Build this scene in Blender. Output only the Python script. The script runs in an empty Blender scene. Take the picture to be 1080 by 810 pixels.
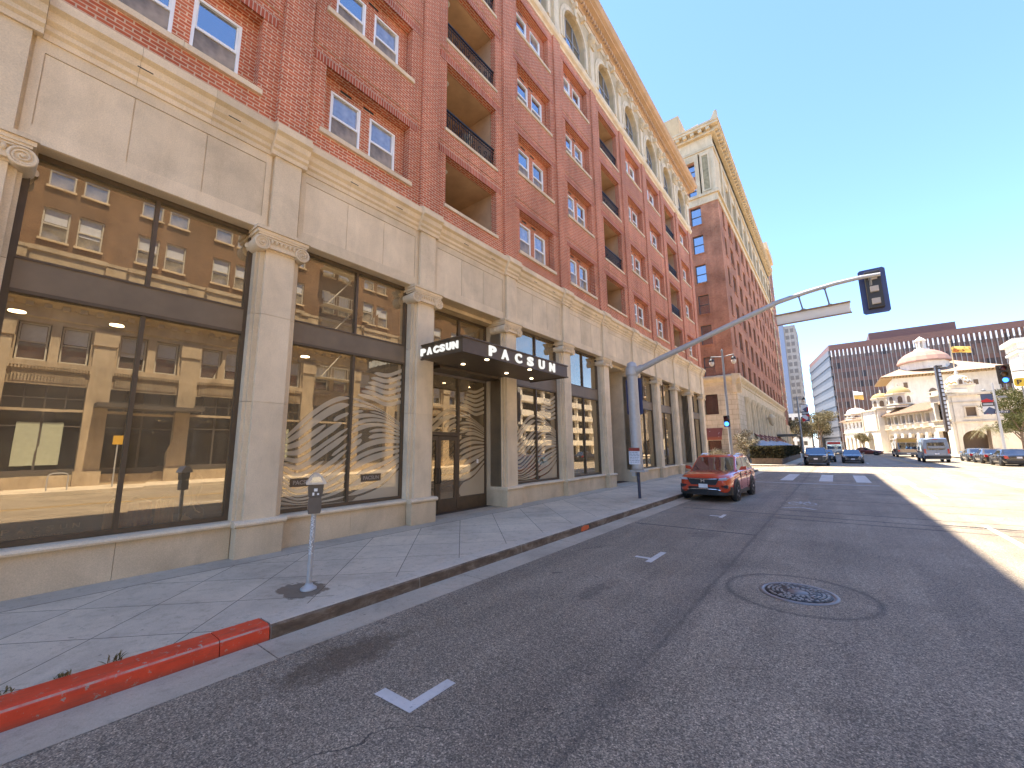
import bpy, math, random
from mathutils import Matrix, Vector
random.seed(7)
R = math.radians
scene = bpy.context.scene
COL = scene.collection
BAD = None

# ------------------------------------------------------------------ helpers
class MB:
    """collects faces, then links them as one mesh object"""
    def __init__(s):
        s.v = []; s.f = []; s.m = []; s.s = []; s.M = Matrix.Identity(4)
    def add(s, vs, fs, m=0, smooth=False):
        b = len(s.v)
        for p in vs: s.v.append(tuple(s.M @ Vector(p)))
        for f in fs:
            s.f.append([b + i for i in f]); s.m.append(m); s.s.append(smooth)
    def box(s, x0, x1, y0, y1, z0, z1, m=0):
        if x1 < x0: x0, x1 = x1, x0
        if y1 < y0: y0, y1 = y1, y0
        if z1 < z0: z0, z1 = z1, z0
        vs = [(x0,y0,z0),(x1,y0,z0),(x1,y1,z0),(x0,y1,z0),(x0,y0,z1),(x1,y0,z1),(x1,y1,z1),(x0,y1,z1)]
        s.add(vs, [(0,3,2,1),(4,5,6,7),(0,1,5,4),(1,2,6,5),(2,3,7,6),(3,0,4,7)], m)
    def prism(s, poly, axis, a, b, m=0, smooth=False):
        """poly in the plane normal to axis: axis x -> (y,z), y -> (x,z), z -> (x,y)"""
        def P(p, t):
            if axis == 'x': return (t, p[0], p[1])
            if axis == 'y': return (p[0], t, p[1])
            return (p[0], p[1], t)
        n = len(poly)
        ar = sum(poly[i][0]*poly[(i+1) % n][1] - poly[(i+1) % n][0]*poly[i][1] for i in range(n))
        if a > b: a, b = b, a
        pl = list(poly)
        if (ar < 0) != (axis == 'y'): pl = pl[::-1]
        vs = [P(p, a) for p in pl] + [P(p, b) for p in pl]
        fs = [tuple(range(n))[::-1], tuple(range(n, 2*n))]
        s.add(vs, fs, m)
        s.add(vs, [(i, (i+1) % n, n+(i+1) % n, n+i) for i in range(n)], m, smooth)
    def cyl(s, p0, p1, r0, r1=None, n=12, m=0, cap=True, smooth=True):
        if r1 is None: r1 = r0
        p0 = Vector(p0); p1 = Vector(p1); d = (p1-p0).normalized()
        a = d.orthogonal().normalized(); b = d.cross(a)
        vs = []
        for p, r in ((p0, r0), (p1, r1)):
            for i in range(n):
                t = 2*math.pi*i/n
                vs.append(p + (a*math.cos(t) + b*math.sin(t))*r)
        s.add(vs, [(i, (i+1) % n, n+(i+1) % n, n+i) for i in range(n)], m, smooth)
        if cap: s.add(vs, [tuple(range(n))[::-1], tuple(range(n, 2*n))], m)
    def tube(s, pts, r, n=8, m=0):
        rs = r if isinstance(r, (list, tuple)) else [r]*len(pts)
        pts = [Vector(p) for p in pts]; vs = []; prev = None
        for i, p in enumerate(pts):
            d = (pts[min(i+1, len(pts)-1)] - pts[max(i-1, 0)]).normalized()
            if prev is None: a = d.orthogonal().normalized()
            else: a = (prev - d*prev.dot(d)).normalized()
            prev = a; b = d.cross(a)
            for k in range(n):
                t = 2*math.pi*k/n
                vs.append(p + (a*math.cos(t) + b*math.sin(t))*rs[i])
        fs = []
        for i in range(len(pts)-1):
            for k in range(n):
                k2 = (k+1) % n
                fs.append((i*n+k, i*n+k2, (i+1)*n+k2, (i+1)*n+k))
        s.add(vs, fs, m, True)
        s.add(vs, [tuple(range(n))[::-1], tuple(range(len(vs)-n, len(vs)))], m)
    def lathe(s, prof, c=(0,0,0), n=20, m=0, axis='z', smooth=True):
        """prof: (r, h) up the axis"""
        c = Vector(c); vs = []
        for r, h in prof:
            for i in range(n):
                t = 2*math.pi*i/n; u, w = r*math.cos(t), r*math.sin(t)
                vs.append(c + (Vector((u, w, h)) if axis == 'z' else Vector((h, u, w)) if axis == 'x' else Vector((w, h, u))))
        fs = []
        for j in range(len(prof)-1):
            for i in range(n):
                i2 = (i+1) % n
                fs.append((j*n+i, j*n+i2, (j+1)*n+i2, (j+1)*n+i))
        s.add(vs, fs, m, smooth)
        s.add(vs, [tuple(range(n))[::-1], tuple(range(len(vs)-n, len(vs)))], m)
    def quad(s, a, b, c, d, m=0): s.add([a, b, c, d], [(0, 1, 2, 3)], m)
    def ring(s, c, R0, r, axis='x', n=18, k=6, m=0):
        c = Vector(c); vs = []; fs = []
        for i in range(n):
            t = 2*math.pi*i/n
            for j in range(k):
                q = 2*math.pi*j/k; rr = R0 + r*math.cos(q); h = r*math.sin(q)
                u, w = rr*math.cos(t), rr*math.sin(t)
                vs.append(c + (Vector((h, u, w)) if axis == 'x' else Vector((w, h, u)) if axis == 'y' else Vector((u, w, h))))
        for i in range(n):
            for j in range(k):
                fs.append((i*k+j, ((i+1) % n)*k+j, ((i+1) % n)*k+(j+1) % k, i*k+(j+1) % k))
        s.add(vs, fs, m, True)
    def mesh(s, me, M, m=0):
        s.add([M @ v.co for v in me.vertices], [tuple(p.vertices) for p in me.polygons], m)
    def build(s, name, mats, parent=None, bevel=0, subsurf=0):
        me = bpy.data.meshes.new(name)
        me.from_pydata(s.v, [], s.f); me.update()
        if not isinstance(mats, (list, tuple)): mats = [mats]
        for q in mats: me.materials.append(q)
        me.polygons.foreach_set('material_index', s.m)
        me.polygons.foreach_set('use_smooth', s.s)
        o = bpy.data.objects.new(name, me); COL.objects.link(o)
        if parent is not None:
            o.parent = parent; o.matrix_parent_inverse = WORLD.get(parent.name, Matrix.Identity(4)).inverted()
        if bevel:
            b = o.modifiers.new('bevel', 'BEVEL'); b.width = bevel; b.segments = 2; b.limit_method = 'ANGLE'; b.angle_limit = R(40)
        if subsurf:
            b = o.modifiers.new('sub', 'SUBSURF'); b.levels = subsurf; b.render_levels = subsurf
        return o
WORLD = {}
def tag(o, label, cat, group=None, kind=None):
    if label: o['label'] = label
    if cat: o['category'] = cat
    if group: o['group'] = group
    if kind: o['kind'] = kind
    return o
def thing(name, label, cat, loc=(0,0,0), group=None, kind=None):
    o = bpy.data.objects.new(name, None); COL.objects.link(o); o.location = loc; o.empty_display_size = .3
    WORLD[o.name] = Matrix.Translation(loc)
    return tag(o, label, cat, group, kind)
def struct(o, label=None):
    o['kind'] = 'structure'
    if label: o['label'] = label
    return o
KIDS = {}
def kids(o): return [c for c in bpy.data.objects if c.parent == o]
def copy_tree(o, parent=None):
    c = o.copy(); COL.objects.link(c)
    if parent is not None: c.parent = parent
    for ch in kids(o): copy_tree(ch, c)
    return c
_txt = {}
def text_mesh(t, bold=0.0):
    k = (t, bold)
    if k in _txt: return _txt[k]
    cu = bpy.data.curves.new('t', 'FONT'); cu.body = t; cu.size = 1; cu.extrude = .04; cu.offset = bold
    cu.align_x = 'CENTER'; cu.align_y = 'CENTER'; cu.resolution_u = 3
    o = bpy.data.objects.new('t', cu); COL.objects.link(o)
    bpy.context.view_layer.update()
    me = bpy.data.meshes.new_from_object(o.evaluated_get(bpy.context.evaluated_depsgraph_get()))
    bpy.data.objects.remove(o)
    xs = [v.co.x for v in me.vertices]; ys = [v.co.y for v in me.vertices]
    cx, cy = (min(xs)+max(xs))/2, (min(ys)+max(ys))/2; w, h = max(xs)-min(xs), max(ys)-min(ys)
    for v in me.vertices: v.co.x = (v.co.x-cx)/w; v.co.y = (v.co.y-cy)/h
    _txt[k] = me
    return me
def text_M(c, w, h, face, d=.02):
    """unit text -> width w, height h centred at c, facing '+x', '-y', '+z' ..."""
    S = Matrix.Diagonal((w, h, d/.04, 1))
    if face == '+x': A = Matrix(((0,0,1,0),(1,0,0,0),(0,1,0,0),(0,0,0,1)))
    elif face == '-x': A = Matrix(((0,0,-1,0),(-1,0,0,0),(0,1,0,0),(0,0,0,1)))
    elif face == '-y': A = Matrix(((1,0,0,0),(0,0,-1,0),(0,1,0,0),(0,0,0,1)))
    elif face == '+y': A = Matrix(((-1,0,0,0),(0,0,1,0),(0,1,0,0),(0,0,0,1)))
    else: A = Matrix.Identity(4)
    return Matrix.Translation(c) @ A @ S

# ------------------------------------------------------------------ materials
def new_mat(name):
    m = bpy.data.materials.new(name); m.use_nodes = True
    nt = m.node_tree; nt.nodes.clear()
    return m, nt
class N:
    def __init__(s, nt): s.nt = nt
    def __call__(s, t, **kw):
        n = s.nt.nodes.new(t)
        for k, v in kw.items(): setattr(n, k, v)
        return n
    def link(s, a, b): s.nt.links.new(a, b)
    def math(s, op, a, b=None, c=None, clamp=False):
        n = s('ShaderNodeMath', operation=op); n.use_clamp = clamp
        for i, q in enumerate((a, b, c)):
            if q is None: continue
            if isinstance(q, (int, float)): n.inputs[i].default_value = q
            else: s.link(q, n.inputs[i])
        return n.outputs[0]
    def pos(s, obj=False):
        if obj: return s('ShaderNodeTexCoord').outputs['Object']
        return s('ShaderNodeNewGeometry').outputs['Position']
    def noise(s, vec, scale, detail=4, rough=.6, dist=0.0, stretch=None):
        if stretch:
            mp = s('ShaderNodeMapping'); mp.inputs['Scale'].default_value = stretch; s.link(vec, mp.inputs['Vector']); vec = mp.outputs[0]
        n = s('ShaderNodeTexNoise'); s.link(vec, n.inputs['Vector'])
        n.inputs['Scale'].default_value = scale; n.inputs['Detail'].default_value = detail
        n.inputs['Roughness'].default_value = rough; n.inputs['Distortion'].default_value = dist
        return n.outputs['Fac']
    def ramp(s, fac, stops, interp='LINEAR'):
        n = s('ShaderNodeValToRGB'); s.link(fac, n.inputs[0]); n.color_ramp.interpolation = interp
        e = n.color_ramp.elements
        while len(e) < len(stops): e.new(.5)
        for el, (p, c) in zip(e, stops):
            el.position = p; el.color = (*c, 1) if len(c) == 3 else c
        return n.outputs[0]
    def mix(s, fac, a, b, mode='MIX'):
        n = s('ShaderNodeMix', data_type='RGBA', blend_type=mode)
        for i, q in ((0, fac), (6, a), (7, b)):
            if isinstance(q, (int, float)): n.inputs[i].default_value = q
            elif isinstance(q, (tuple, list)): n.inputs[i].default_value = (*q, 1) if len(q) == 3 else q
            else: s.link(q, n.inputs[i])
        return n.outputs[2]
    def out(s, col, rough=.8, bump=None, bstr=.3, bdist=.01, metal=0.0, spec=.5, coat=0.0):
        b = s('ShaderNodeBsdfPrincipled'); o = s('ShaderNodeOutputMaterial')
        for k, q in (('Base Color', col), ('Roughness', rough), ('Metallic', metal)):
            if isinstance(q, (int, float)): b.inputs[k].default_value = q
            elif isinstance(q, (tuple, list)): b.inputs[k].default_value = (*q, 1)
            else: s.link(q, b.inputs[k])
        b.inputs['Specular IOR Level'].default_value = spec; b.inputs['Coat Weight'].default_value = coat
        b.inputs['Coat Roughness'].default_value = .03
        if bump is not None:
            bn = s('ShaderNodeBump'); bn.inputs['Strength'].default_value = bstr; bn.inputs['Distance'].default_value = bdist
            s.link(bump, bn.inputs['Height']); s.link(bn.outputs[0], b.inputs['Normal'])
        s.link(b.outputs[0], o.inputs[0])
        return b
def plain(name, col, rough=.5, metal=0.0, var=.12, scale=6, spec=.5, coat=0.0, obj=True, bump=0.0):
    m, nt = new_mat(name); n = N(nt)
    f = n.noise(n.pos(obj), scale, 5)
    c = n.ramp(f, [(.25, tuple(x*(1-var) for x in col)), (.75, tuple(min(1, x*(1+var)) for x in col))])
    n.out(c, rough, bump=f if bump else None, bstr=bump, metal=metal, spec=spec, coat=coat)
    return m
def emit(name, col, st):
    m, nt = new_mat(name); n = N(nt)
    e = n('ShaderNodeEmission'); e.inputs[0].default_value = (*col, 1); e.inputs[1].default_value = st
    n.link(e.outputs[0], n('ShaderNodeOutputMaterial').inputs[0]); return m
def wallvec(n):
    """(x+y, z, 0): runs along either wall direction"""
    sp = n('ShaderNodeSeparateXYZ'); n.link(n.pos(), sp.inputs[0])
    cb = n('ShaderNodeCombineXYZ'); n.link(n.math('ADD', sp.outputs[0], sp.outputs[1]), cb.inputs[0]); n.link(sp.outputs[2], cb.inputs[1])
    g = n('ShaderNodeNewGeometry'); s2 = n('ShaderNodeSeparateXYZ'); n.link(g.outputs['True Normal'], s2.inputs[0])
    c2 = n('ShaderNodeCombineXYZ'); n.link(sp.outputs[1], c2.inputs[0]); n.link(sp.outputs[0], c2.inputs[1])
    fl = n.math('GREATER_THAN', n.math('ABSOLUTE', s2.outputs[2]), .6)
    return n.mix(fl, cb.outputs[0], c2.outputs[0]), sp
def brick_mat(name, c1, c2, mortar, bw=.215, bh=.075, mottle=.25, ms=.011):
    m, nt = new_mat(name); n = N(nt); v, sp = wallvec(n)
    b = n('ShaderNodeTexBrick'); n.link(v, b.inputs['Vector'])
    for k, q in (('Scale', 1), ('Brick Width', bw), ('Row Height', bh), ('Mortar Size', ms), ('Mortar Smooth', .2), ('Bias', -.1)): b.inputs[k].default_value = q
    b.inputs['Color1'].default_value = (*c1, 1); b.inputs['Color2'].default_value = (*c2, 1); b.inputs['Mortar'].default_value = (*mortar, 1)
    big = n.noise(n.pos(), .35, 5); fine = n.noise(n.pos(), 9, 4)
    col = n.mix(1, b.outputs['Color'], n.ramp(big, [(.3, (1-mottle,)*3), (.7, (1+mottle*.6,)*3)]), 'MULTIPLY')
    col = n.mix(1, col, n.ramp(fine, [(.25, (.82,.82,.82)), (.75, (1.15,1.12,1.1))]), 'MULTIPLY')
    st = n.noise(n.pos(), 1.0, 6, .65, stretch=(2.2, 2.2, .12))
    col = n.mix(1, col, n.ramp(st, [(.35, (.86,.85,.85)), (.6, (1.04,1.03,1.02))]), 'MULTIPLY')
    n.out(col, .88, bump=b.outputs['Fac'], bstr=-.5, bdist=.008, spec=.3)
    return m
def stone_mat(name, col, var=.16, stain=.25, scale=1.2, rough=.8, block=None):
    m, nt = new_mat(name); n = N(nt)
    a = n.noise(n.pos(), scale, 8, .62, .4); f = n.noise(n.pos(), 60, 3); s = n.noise(n.pos(), 1.0, 6, .72, .6, stretch=(1.3, 1.3, .3))
    c = n.ramp(a, [(.28, tuple(x*(1-var) for x in col)), (.5, col), (.72, tuple(min(1, x*(1+var*.8)) for x in col))])
    ri = n('ShaderNodeNewGeometry').outputs['Random Per Island']
    c = n.mix(1, c, n.ramp(ri, [(0, (.90,.89,.87)), (1, (1.07,1.06,1.05))]), 'MULTIPLY')
    c = n.mix(1, c, n.ramp(f, [(.3, (.88,.88,.88)), (.7, (1.08,1.08,1.08))]), 'MULTIPLY')
    c = n.mix(1, c, n.ramp(s, [(.3, (1-stain, 1-stain*1.1, 1-stain*1.25)), (.58, (1,1,1))]), 'MULTIPLY')
    h = f
    if block:
        v, sp = wallvec(n); b = n('ShaderNodeTexBrick'); n.link(v, b.inputs['Vector'])
        for k, q in (('Scale', 1), ('Brick Width', block[0]), ('Row Height', block[1]), ('Mortar Size', .02), ('Mortar Smooth', .3)): b.inputs[k].default_value = q
        b.inputs['Color1'].default_value = (1,1,1,1); b.inputs['Color2'].default_value = (.90,.89,.87,1); b.inputs['Mortar'].default_value = (.6,.55,.5,1)
        c = n.mix(1, c, b.outputs['Color'], 'MULTIPLY')
    n.out(c, rough, bump=h, bstr=.15, bdist=.006, spec=.3)
    return m
def glass_mat(name, refl=.4, tint=(.55,.5,.42), tcol=(.9,.88,.84), wob=.0, rough=0.0):
    """thin pane: part mirror, part see-through"""
    m, nt = new_mat(name); n = N(nt)
    t = n('ShaderNodeBsdfTransparent'); t.inputs[0].default_value = (*tint, 1)
    g = n('ShaderNodeBsdfGlossy'); g.inputs[0].default_value = (*tcol, 1); g.inputs['Roughness'].default_value = rough
    fr = n('ShaderNodeLayerWeight'); fr.inputs[0].default_value = .35
    fac = n.math('ADD', n.math('MULTIPLY', fr.outputs['Fresnel'], 1-refl), refl, clamp=True)
    if wob:
        bn = n('ShaderNodeBump'); bn.inputs['Strength'].default_value = wob; bn.inputs['Distance'].default_value = .02
        n.link(n.noise(n.pos(True), 1.1, 2), bn.inputs['Height']); n.link(bn.outputs[0], g.inputs['Normal'])
    mx = n('ShaderNodeMixShader'); n.link(fac, mx.inputs[0]); n.link(t.outputs[0], mx.inputs[1]); n.link(g.outputs[0], mx.inputs[2])
    # thin film of dust and smears; amber also paints the glass's washed-out brightness
    du = n('ShaderNodeBsdfDiffuse'); du.inputs[0].default_value = (.60,.46,.27,1)
    df = n.ramp(n.noise(n.pos(), 1.6, 6, .65, .8, stretch=(1, 1, .5)), [(.3, (.10,)*3), (.7, (.23,)*3)])
    m2 = n('ShaderNodeMixShader'); n.link(df, m2.inputs[0]); n.link(mx.outputs[0], m2.inputs[1]); n.link(du.outputs[0], m2.inputs[2])
    n.link(m2.outputs[0], n('ShaderNodeOutputMaterial').inputs[0])
    return m
def pane_mat(name, base=(.02,.022,.025), refl=.45, tcol=(.85,.9,.95)):
    """opaque dark window that mirrors what is opposite"""
    m, nt = new_mat(name); n = N(nt)
    d = n('ShaderNodeBsdfDiffuse')
    n.link(n.ramp(n.noise(n.pos(True), 2.2, 3), [(.35, base), (.7, tuple(x*2.6 for x in base))]), d.inputs[0])
    g = n('ShaderNodeBsdfGlossy'); g.inputs[0].default_value = (*tcol, 1); g.inputs['Roughness'].default_value = .015
    bn = n('ShaderNodeBump'); bn.inputs['Strength'].default_value = .06; bn.inputs['Distance'].default_value = .02
    n.link(n.noise(n.pos(True), 1.6, 2), bn.inputs['Height']); n.link(bn.outputs[0], g.inputs['Normal'])
    fr = n('ShaderNodeLayerWeight'); fr.inputs[0].default_value = .3
    fac = n.math('ADD', n.math('MULTIPLY', fr.outputs['Fresnel'], 1-refl), refl, clamp=True)
    mx = n('ShaderNodeMixShader'); n.link(fac, mx.inputs[0]); n.link(d.outputs[0], mx.inputs[1]); n.link(g.outputs[0], mx.inputs[2])
    n.link(mx.outputs[0], n('ShaderNodeOutputMaterial').inputs[0])
    return m
def leaf_mat(name, a, b, c=None):
    m, nt = new_mat(name); n = N(nt)
    g = n('ShaderNodeNewGeometry')
    st = [(0, a), (.6, b), (1, c or b)]
    col = n.ramp(g.outputs['Random Per Island'], st)
    bs = n('ShaderNodeBsdfDiffuse'); tr = n('ShaderNodeBsdfTranslucent'); n.link(col, bs.inputs[0]); n.link(col, tr.inputs[0])
    mx = n('ShaderNodeMixShader'); mx.inputs[0].default_value = .25
    n.link(bs.outputs[0], mx.inputs[1]); n.link(tr.outputs[0], mx.inputs[2])
    n.link(mx.outputs[0], n('ShaderNodeOutputMaterial').inputs[0])
    return m
def paint(name, col, rough=.25, coat=1.0, flake=.1):
    m, nt = new_mat(name); n = N(nt)
    f = n.noise(n.pos(True), 3, 3)
    n.out(n.ramp(f, [(.3, tuple(x*(1-flake) for x in col)), (.7, tuple(min(1, x*(1+flake)) for x in col))]), rough, spec=.5, coat=coat, metal=.15)
    return m

M = {}
M['brick'] = brick_mat('red brick', (.57,.148,.066), (.45,.098,.042), (.66,.47,.32), ms=.012)
M['soldier'] = brick_mat('soldier course brick', (.50,.12,.058), (.40,.085,.042), (.56,.40,.30), bw=.075, bh=.24, ms=.011)
M['brick_old'] = brick_mat('mottled old brick', (.46,.155,.07), (.32,.085,.04), (.46,.31,.19), mottle=.45)
M['brick_brown'] = brick_mat('brown brick', (.22,.115,.055), (.16,.08,.038), (.26,.18,.11), mottle=.4)
M['stone'] = stone_mat('cream cast stone', (.76,.615,.42), stain=.12)
M['stone_base'] = stone_mat('tan stone base', (.70,.55,.36), var=.2, stain=.12)
M['terracotta'] = stone_mat('glazed cream terracotta', (.66,.52,.33), var=.14, stain=.22)
M['terracotta_block'] = stone_mat('cream terracotta blocks', (.66,.54,.37), var=.14, stain=.22, block=(1.1, .55))
M['stucco'] = stone_mat('ochre stucco', (.62,.45,.25), var=.12, stain=.15)
M['white_stucco'] = stone_mat('white stucco', (.80,.75,.65), var=.08, stain=.15)
M['opposite_stone'] = stone_mat('buff facing stone', (.50,.40,.27), var=.2, stain=.3)
M['bronze'] = plain('dark bronze metal', (.10,.066,.036), .5, .0, .2)
M['bronze_panel'] = plain('bronze transom panel', (.19,.135,.08), .55, .0, .15, 2)
M['white_vinyl'] = plain('white vinyl frame', (.88,.88,.86), .4, 0, .04)
M['dark_void'] = plain('dark interior', (.022,.018,.014), .9, 0, .3)
M['vent'] = plain('black vent grille', (.015,.014,.013), .6)
M['iron'] = plain('black wrought iron', (.018,.017,.017), .5, .3)
M['plaster'] = plain('tan plaster', (.48,.30,.17), .9, 0, .2, 1.5, obj=False)
M['shop_glass'] = glass_mat('storefront glass', .34, (.84,.74,.58), (.92,.80,.62), .008)
M['door_glass'] = glass_mat('door glass', .30, (.66,.55,.40), (.95,.80,.58), .006)
M['pane'] = pane_mat('window pane')
M['pane_curtain'] = pane_mat('curtained window pane', (.16,.14,.11), .26)
M['pane_half'] = pane_mat('half reflective window pane', (.05,.045,.04), .36)  # mirror strength between the plain and the curtained pane
M['pane_dark'] = pane_mat('dim window pane', (.012,.012,.012), .16, (.8,.85,.9))
M['screen'] = pane_mat('insect screen', (.16,.125,.085), .05, (.6,.6,.6))
M['lamp_glow'] = emit('recessed lamp glow', (1,.78,.48), 2.5)
M['white_letter'] = plain('white enamel', (.85,.85,.83), .4, 0, .04)
M['sign_letter'] = emit('emissive white sign letter', (1,.98,.94), .13)  # faint emission added so the letters read white in the shade
M['galv'] = plain('galvanised steel', (.46,.45,.43), .5, .25, .08, 9)
M['galv_dark'] = plain('weathered grey steel', (.27,.27,.26), .55, .2, .12, 7)
M['rubber'] = plain('tyre rubber', (.018,.018,.018), .85, 0, .2)
M['alloy'] = plain('alloy rim', (.42,.42,.43), .35, .8, .1)
M['black_plastic'] = plain('black plastic', (.02,.02,.021), .5, 0, .2)
M['chrome'] = plain('chrome trim', (.75,.75,.76), .12, 1, .05)
M['car_glass'] = pane_mat('car glass', (.014,.014,.015), .2, (.8,.88,.95))
M['lamp_white'] = plain('clear lamp lens', (.50,.52,.54), .1, .1, .1)
M['lamp_red'] = plain('red lamp lens', (.55,.02,.015), .2, 0, .1, coat=1)
M['plate'] = plain('white number plate', (.78,.78,.78), .4)
M['soil'] = plain('dark soil', (.05,.035,.022), .95)
M['bark'] = plain('tree bark', (.16,.115,.08), .95, 0, .3, 8, bump=.4)
M['foliage'] = leaf_mat('street tree leaves', (.050,.058,.020), (.10,.105,.040), (.20,.19,.10))
M['foliage_dark'] = leaf_mat('hedge leaves', (.028,.026,.013), (.058,.052,.027), (.10,.085,.05))
M['foliage_dry'] = leaf_mat('olive grey leaves', (.11,.09,.045), (.21,.18,.10), (.36,.31,.2))
M['blossom'] = leaf_mat('pale blossoms and leaves', (.10,.10,.04), (.50,.42,.28), (.75,.66,.50))
# ------------------------------------------------------------------ ground, road, sidewalks
def asphalt():
    m, nt = new_mat('worn asphalt'); n = N(nt); p = n.pos()
    sp = n('ShaderNodeSeparateXYZ'); n.link(p, sp.inputs[0]); X, Y = sp.outputs[0], sp.outputs[1]
    fine = n.noise(p, 62, 4, .78); mid = n.noise(p, 22, 4, .65); big = n.noise(p, .55, 6, .6, .6); streak = n.noise(p, 1.0, 5, .65, stretch=(1.6, .10, 1))
    c = n.ramp(fine, [(.30, (.048,.038,.026)), (.45, (.245,.196,.132)), (.60, (.39,.315,.215)), (.70, (.80,.69,.52))])
    vs_ = n('ShaderNodeTexVoronoi'); vs_.inputs['Scale'].default_value = 105; n.link(p, vs_.inputs['Vector'])
    sv = n('ShaderNodeSeparateXYZ'); n.link(vs_.outputs['Color'], sv.inputs[0])
    c = n.mix(1, c, n.ramp(sv.outputs[0], [(0, (.45,.45,.45)), (.45, (.9,.9,.9)), (.8, (1.25,1.25,1.25)), (1, (2.0,1.97,1.93))]), 'MULTIPLY')
    c = n.mix(1, c, n.ramp(mid, [(.28, (.62,.62,.62)), (.7, (1.3,1.3,1.3))]), 'MULTIPLY')
    c = n.mix(1, c, n.ramp(big, [(.3, (.76,.75,.74)), (.7, (1.2,1.2,1.22))]), 'MULTIPLY')
    c = n.mix(1, c, n.ramp(streak, [(.32, (.80,.80,.81)), (.62, (1.1,1.1,1.1))]), 'MULTIPLY')
    wob = n.math('MULTIPLY', n.math('SUBTRACT', n.noise(p, 1.6, 5, .7), .5), .09)
    def line(coord, at, w, soft, dep):
        d = n.math('ABSOLUTE', n.math('SUBTRACT', n.math('ADD', coord, wob), at))
        f = n.math('SUBTRACT', 1.0, n.math('DIVIDE', n.math('SUBTRACT', d, w), soft), clamp=True)
        return n.math('MULTIPLY', f, dep)
    def gate(coord, a, b):
        return n.math('MULTIPLY', n.math('GREATER_THAN', coord, a), n.math('LESS_THAN', coord, b))
    # paving seam along the parking lane, and its wide dark smear
    seam = line(X, -1.62, .010, .05, .42)
    smear = n.math('MULTIPLY', line(X, -1.62, .03, .22, .4), n.ramp(n.noise(p, .7, 5), [(.42, (0,0,0)), (.62, (1,1,1))]))
    k = n.math('MAXIMUM', seam, smear)
    for at, a, b in ((11.0, -4.4, -1.6), (13.9, -1.5, 6), (14.6, -4.2, 9), (17.5, 1.8, 3.4), (17.6, 6, 12), (15.7, -1.6, 8), (19.3, -1, 10), (22.6, 0, 12), (24.2, -3, 5), (9.8, 3.5, 13)):
        k = n.math('MAXIMUM', k, n.math('MULTIPLY', line(Y, at, .03, .05, .7), gate(X, a, b)))
    c = n.mix(k, c, (.022,.021,.02))
    # pale joint where the older slab meets
    pale = n.math('MULTIPLY', line(Y, 13.3, .03, .06, .35), gate(X, -4.5, -1.6))
    c = n.mix(pale, c, (.2,.195,.19))
    # parking lane sealed darker and browner
    c = n.mix(n.math('MULTIPLY', n.math('LESS_THAN', X, -1.62), .10), c, (.060,.055,.050))
    # sealing ring round the manhole
    dx = n.math('SUBTRACT', X, -.61); dy = n.math('SUBTRACT', Y, 7.08)
    rad = n.math('SQRT', n.math('ADD', n.math('MULTIPLY', dx, dx), n.math('MULTIPLY', dy, dy)))
    rw = n.math('ABSOLUTE', n.math('SUBTRACT', n.math('ADD', rad, n.math('MULTIPLY', wob, .4)), .86))
    ring = n.math('MULTIPLY', n.math('SUBTRACT', 1.0, n.math('DIVIDE', rw, .07), clamp=True), .55)
    c = n.mix(ring, c, (.022,.021,.021))
    
    # oily brown stain by the gutter
    def stain(x0, y0, sx, sy, thr):
        a = n.math('DIVIDE', n.math('SUBTRACT', X, x0), sx); b = n.math('DIVIDE', n.math('SUBTRACT', Y, y0), sy)
        d = n.math('SUBTRACT', 1.0, n.math('SQRT', n.math('ADD', n.math('MULTIPLY', a, a), n.math('MULTIPLY', b, b))))
        q = n.math('ADD', d, n.math('MULTIPLY', n.math('SUBTRACT', n.noise(p, 6, 6, .75), .5), 1.6))
        return n.ramp(q, [(thr, (0,0,0)), (thr+.35, (1,1,1))])
    c = n.mix(n.math('MULTIPLY', stain(-4.0, 2.45, .42, 1.15, .25), .62), c, (.075,.045,.022))
    c = n.mix(n.math('MULTIPLY', stain(-2.9, 5.6, .35, 1.3, .45), .4), c, (.028,.026,.025))
    c = n.mix(n.math('MULTIPLY', stain(-2.6, 10.4, .7, 1.0, .4), .35), c, (.028,.026,.025))
    # hairline cracks, broken up, and dark drips
    vo = n('ShaderNodeTexVoronoi', feature='DISTANCE_TO_EDGE'); vo.inputs['Scale'].default_value = .42
    wv = n('ShaderNodeVectorMath', operation='ADD'); n.link(p, wv.inputs[0])
    nz = n('ShaderNodeTexNoise'); nz.inputs['Scale'].default_value = 1.6; nz.inputs['Detail'].default_value = 5; n.link(p, nz.inputs['Vector'])
    sc = n('ShaderNodeVectorMath', operation='SCALE'); sc.inputs['Scale'].default_value = .9; n.link(nz.outputs['Color'], sc.inputs[0]); n.link(sc.outputs[0], wv.inputs[1]); n.link(wv.outputs[0], vo.inputs['Vector'])
    ck = n.math('MULTIPLY', n.math('LESS_THAN', vo.outputs['Distance'], .0028), n.ramp(n.noise(p, .33, 4), [(.50, (0,0,0)), (.60, (1,1,1))]))
    c = n.mix(n.math('MULTIPLY', ck, .75), c, (.03,.026,.022))
    dr = n.ramp(n.noise(p, 3.3, 3, .5), [(.69, (0,0,0)), (.74, (1,1,1))])
    c = n.mix(n.math('MULTIPLY', n.math('MULTIPLY', dr, n.math('LESS_THAN', n.math('ABSOLUTE', n.math('ADD', X, 3.1)), 1.5)), .6), c, (.05,.042,.034))
    sp2 = n.ramp(n.noise(p, 14, 2, .5), [(.74, (0,0,0)), (.77, (1,1,1))])
    c = n.mix(n.math('MULTIPLY', sp2, .5), c, (.055,.046,.037))
    h = n.math('ADD', fine, n.math('MULTIPLY', mid, .5))
    n.out(c, .72, bump=h, bstr=.6, bdist=.006, spec=.45)
    return m
M['asphalt'] = asphalt()
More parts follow.
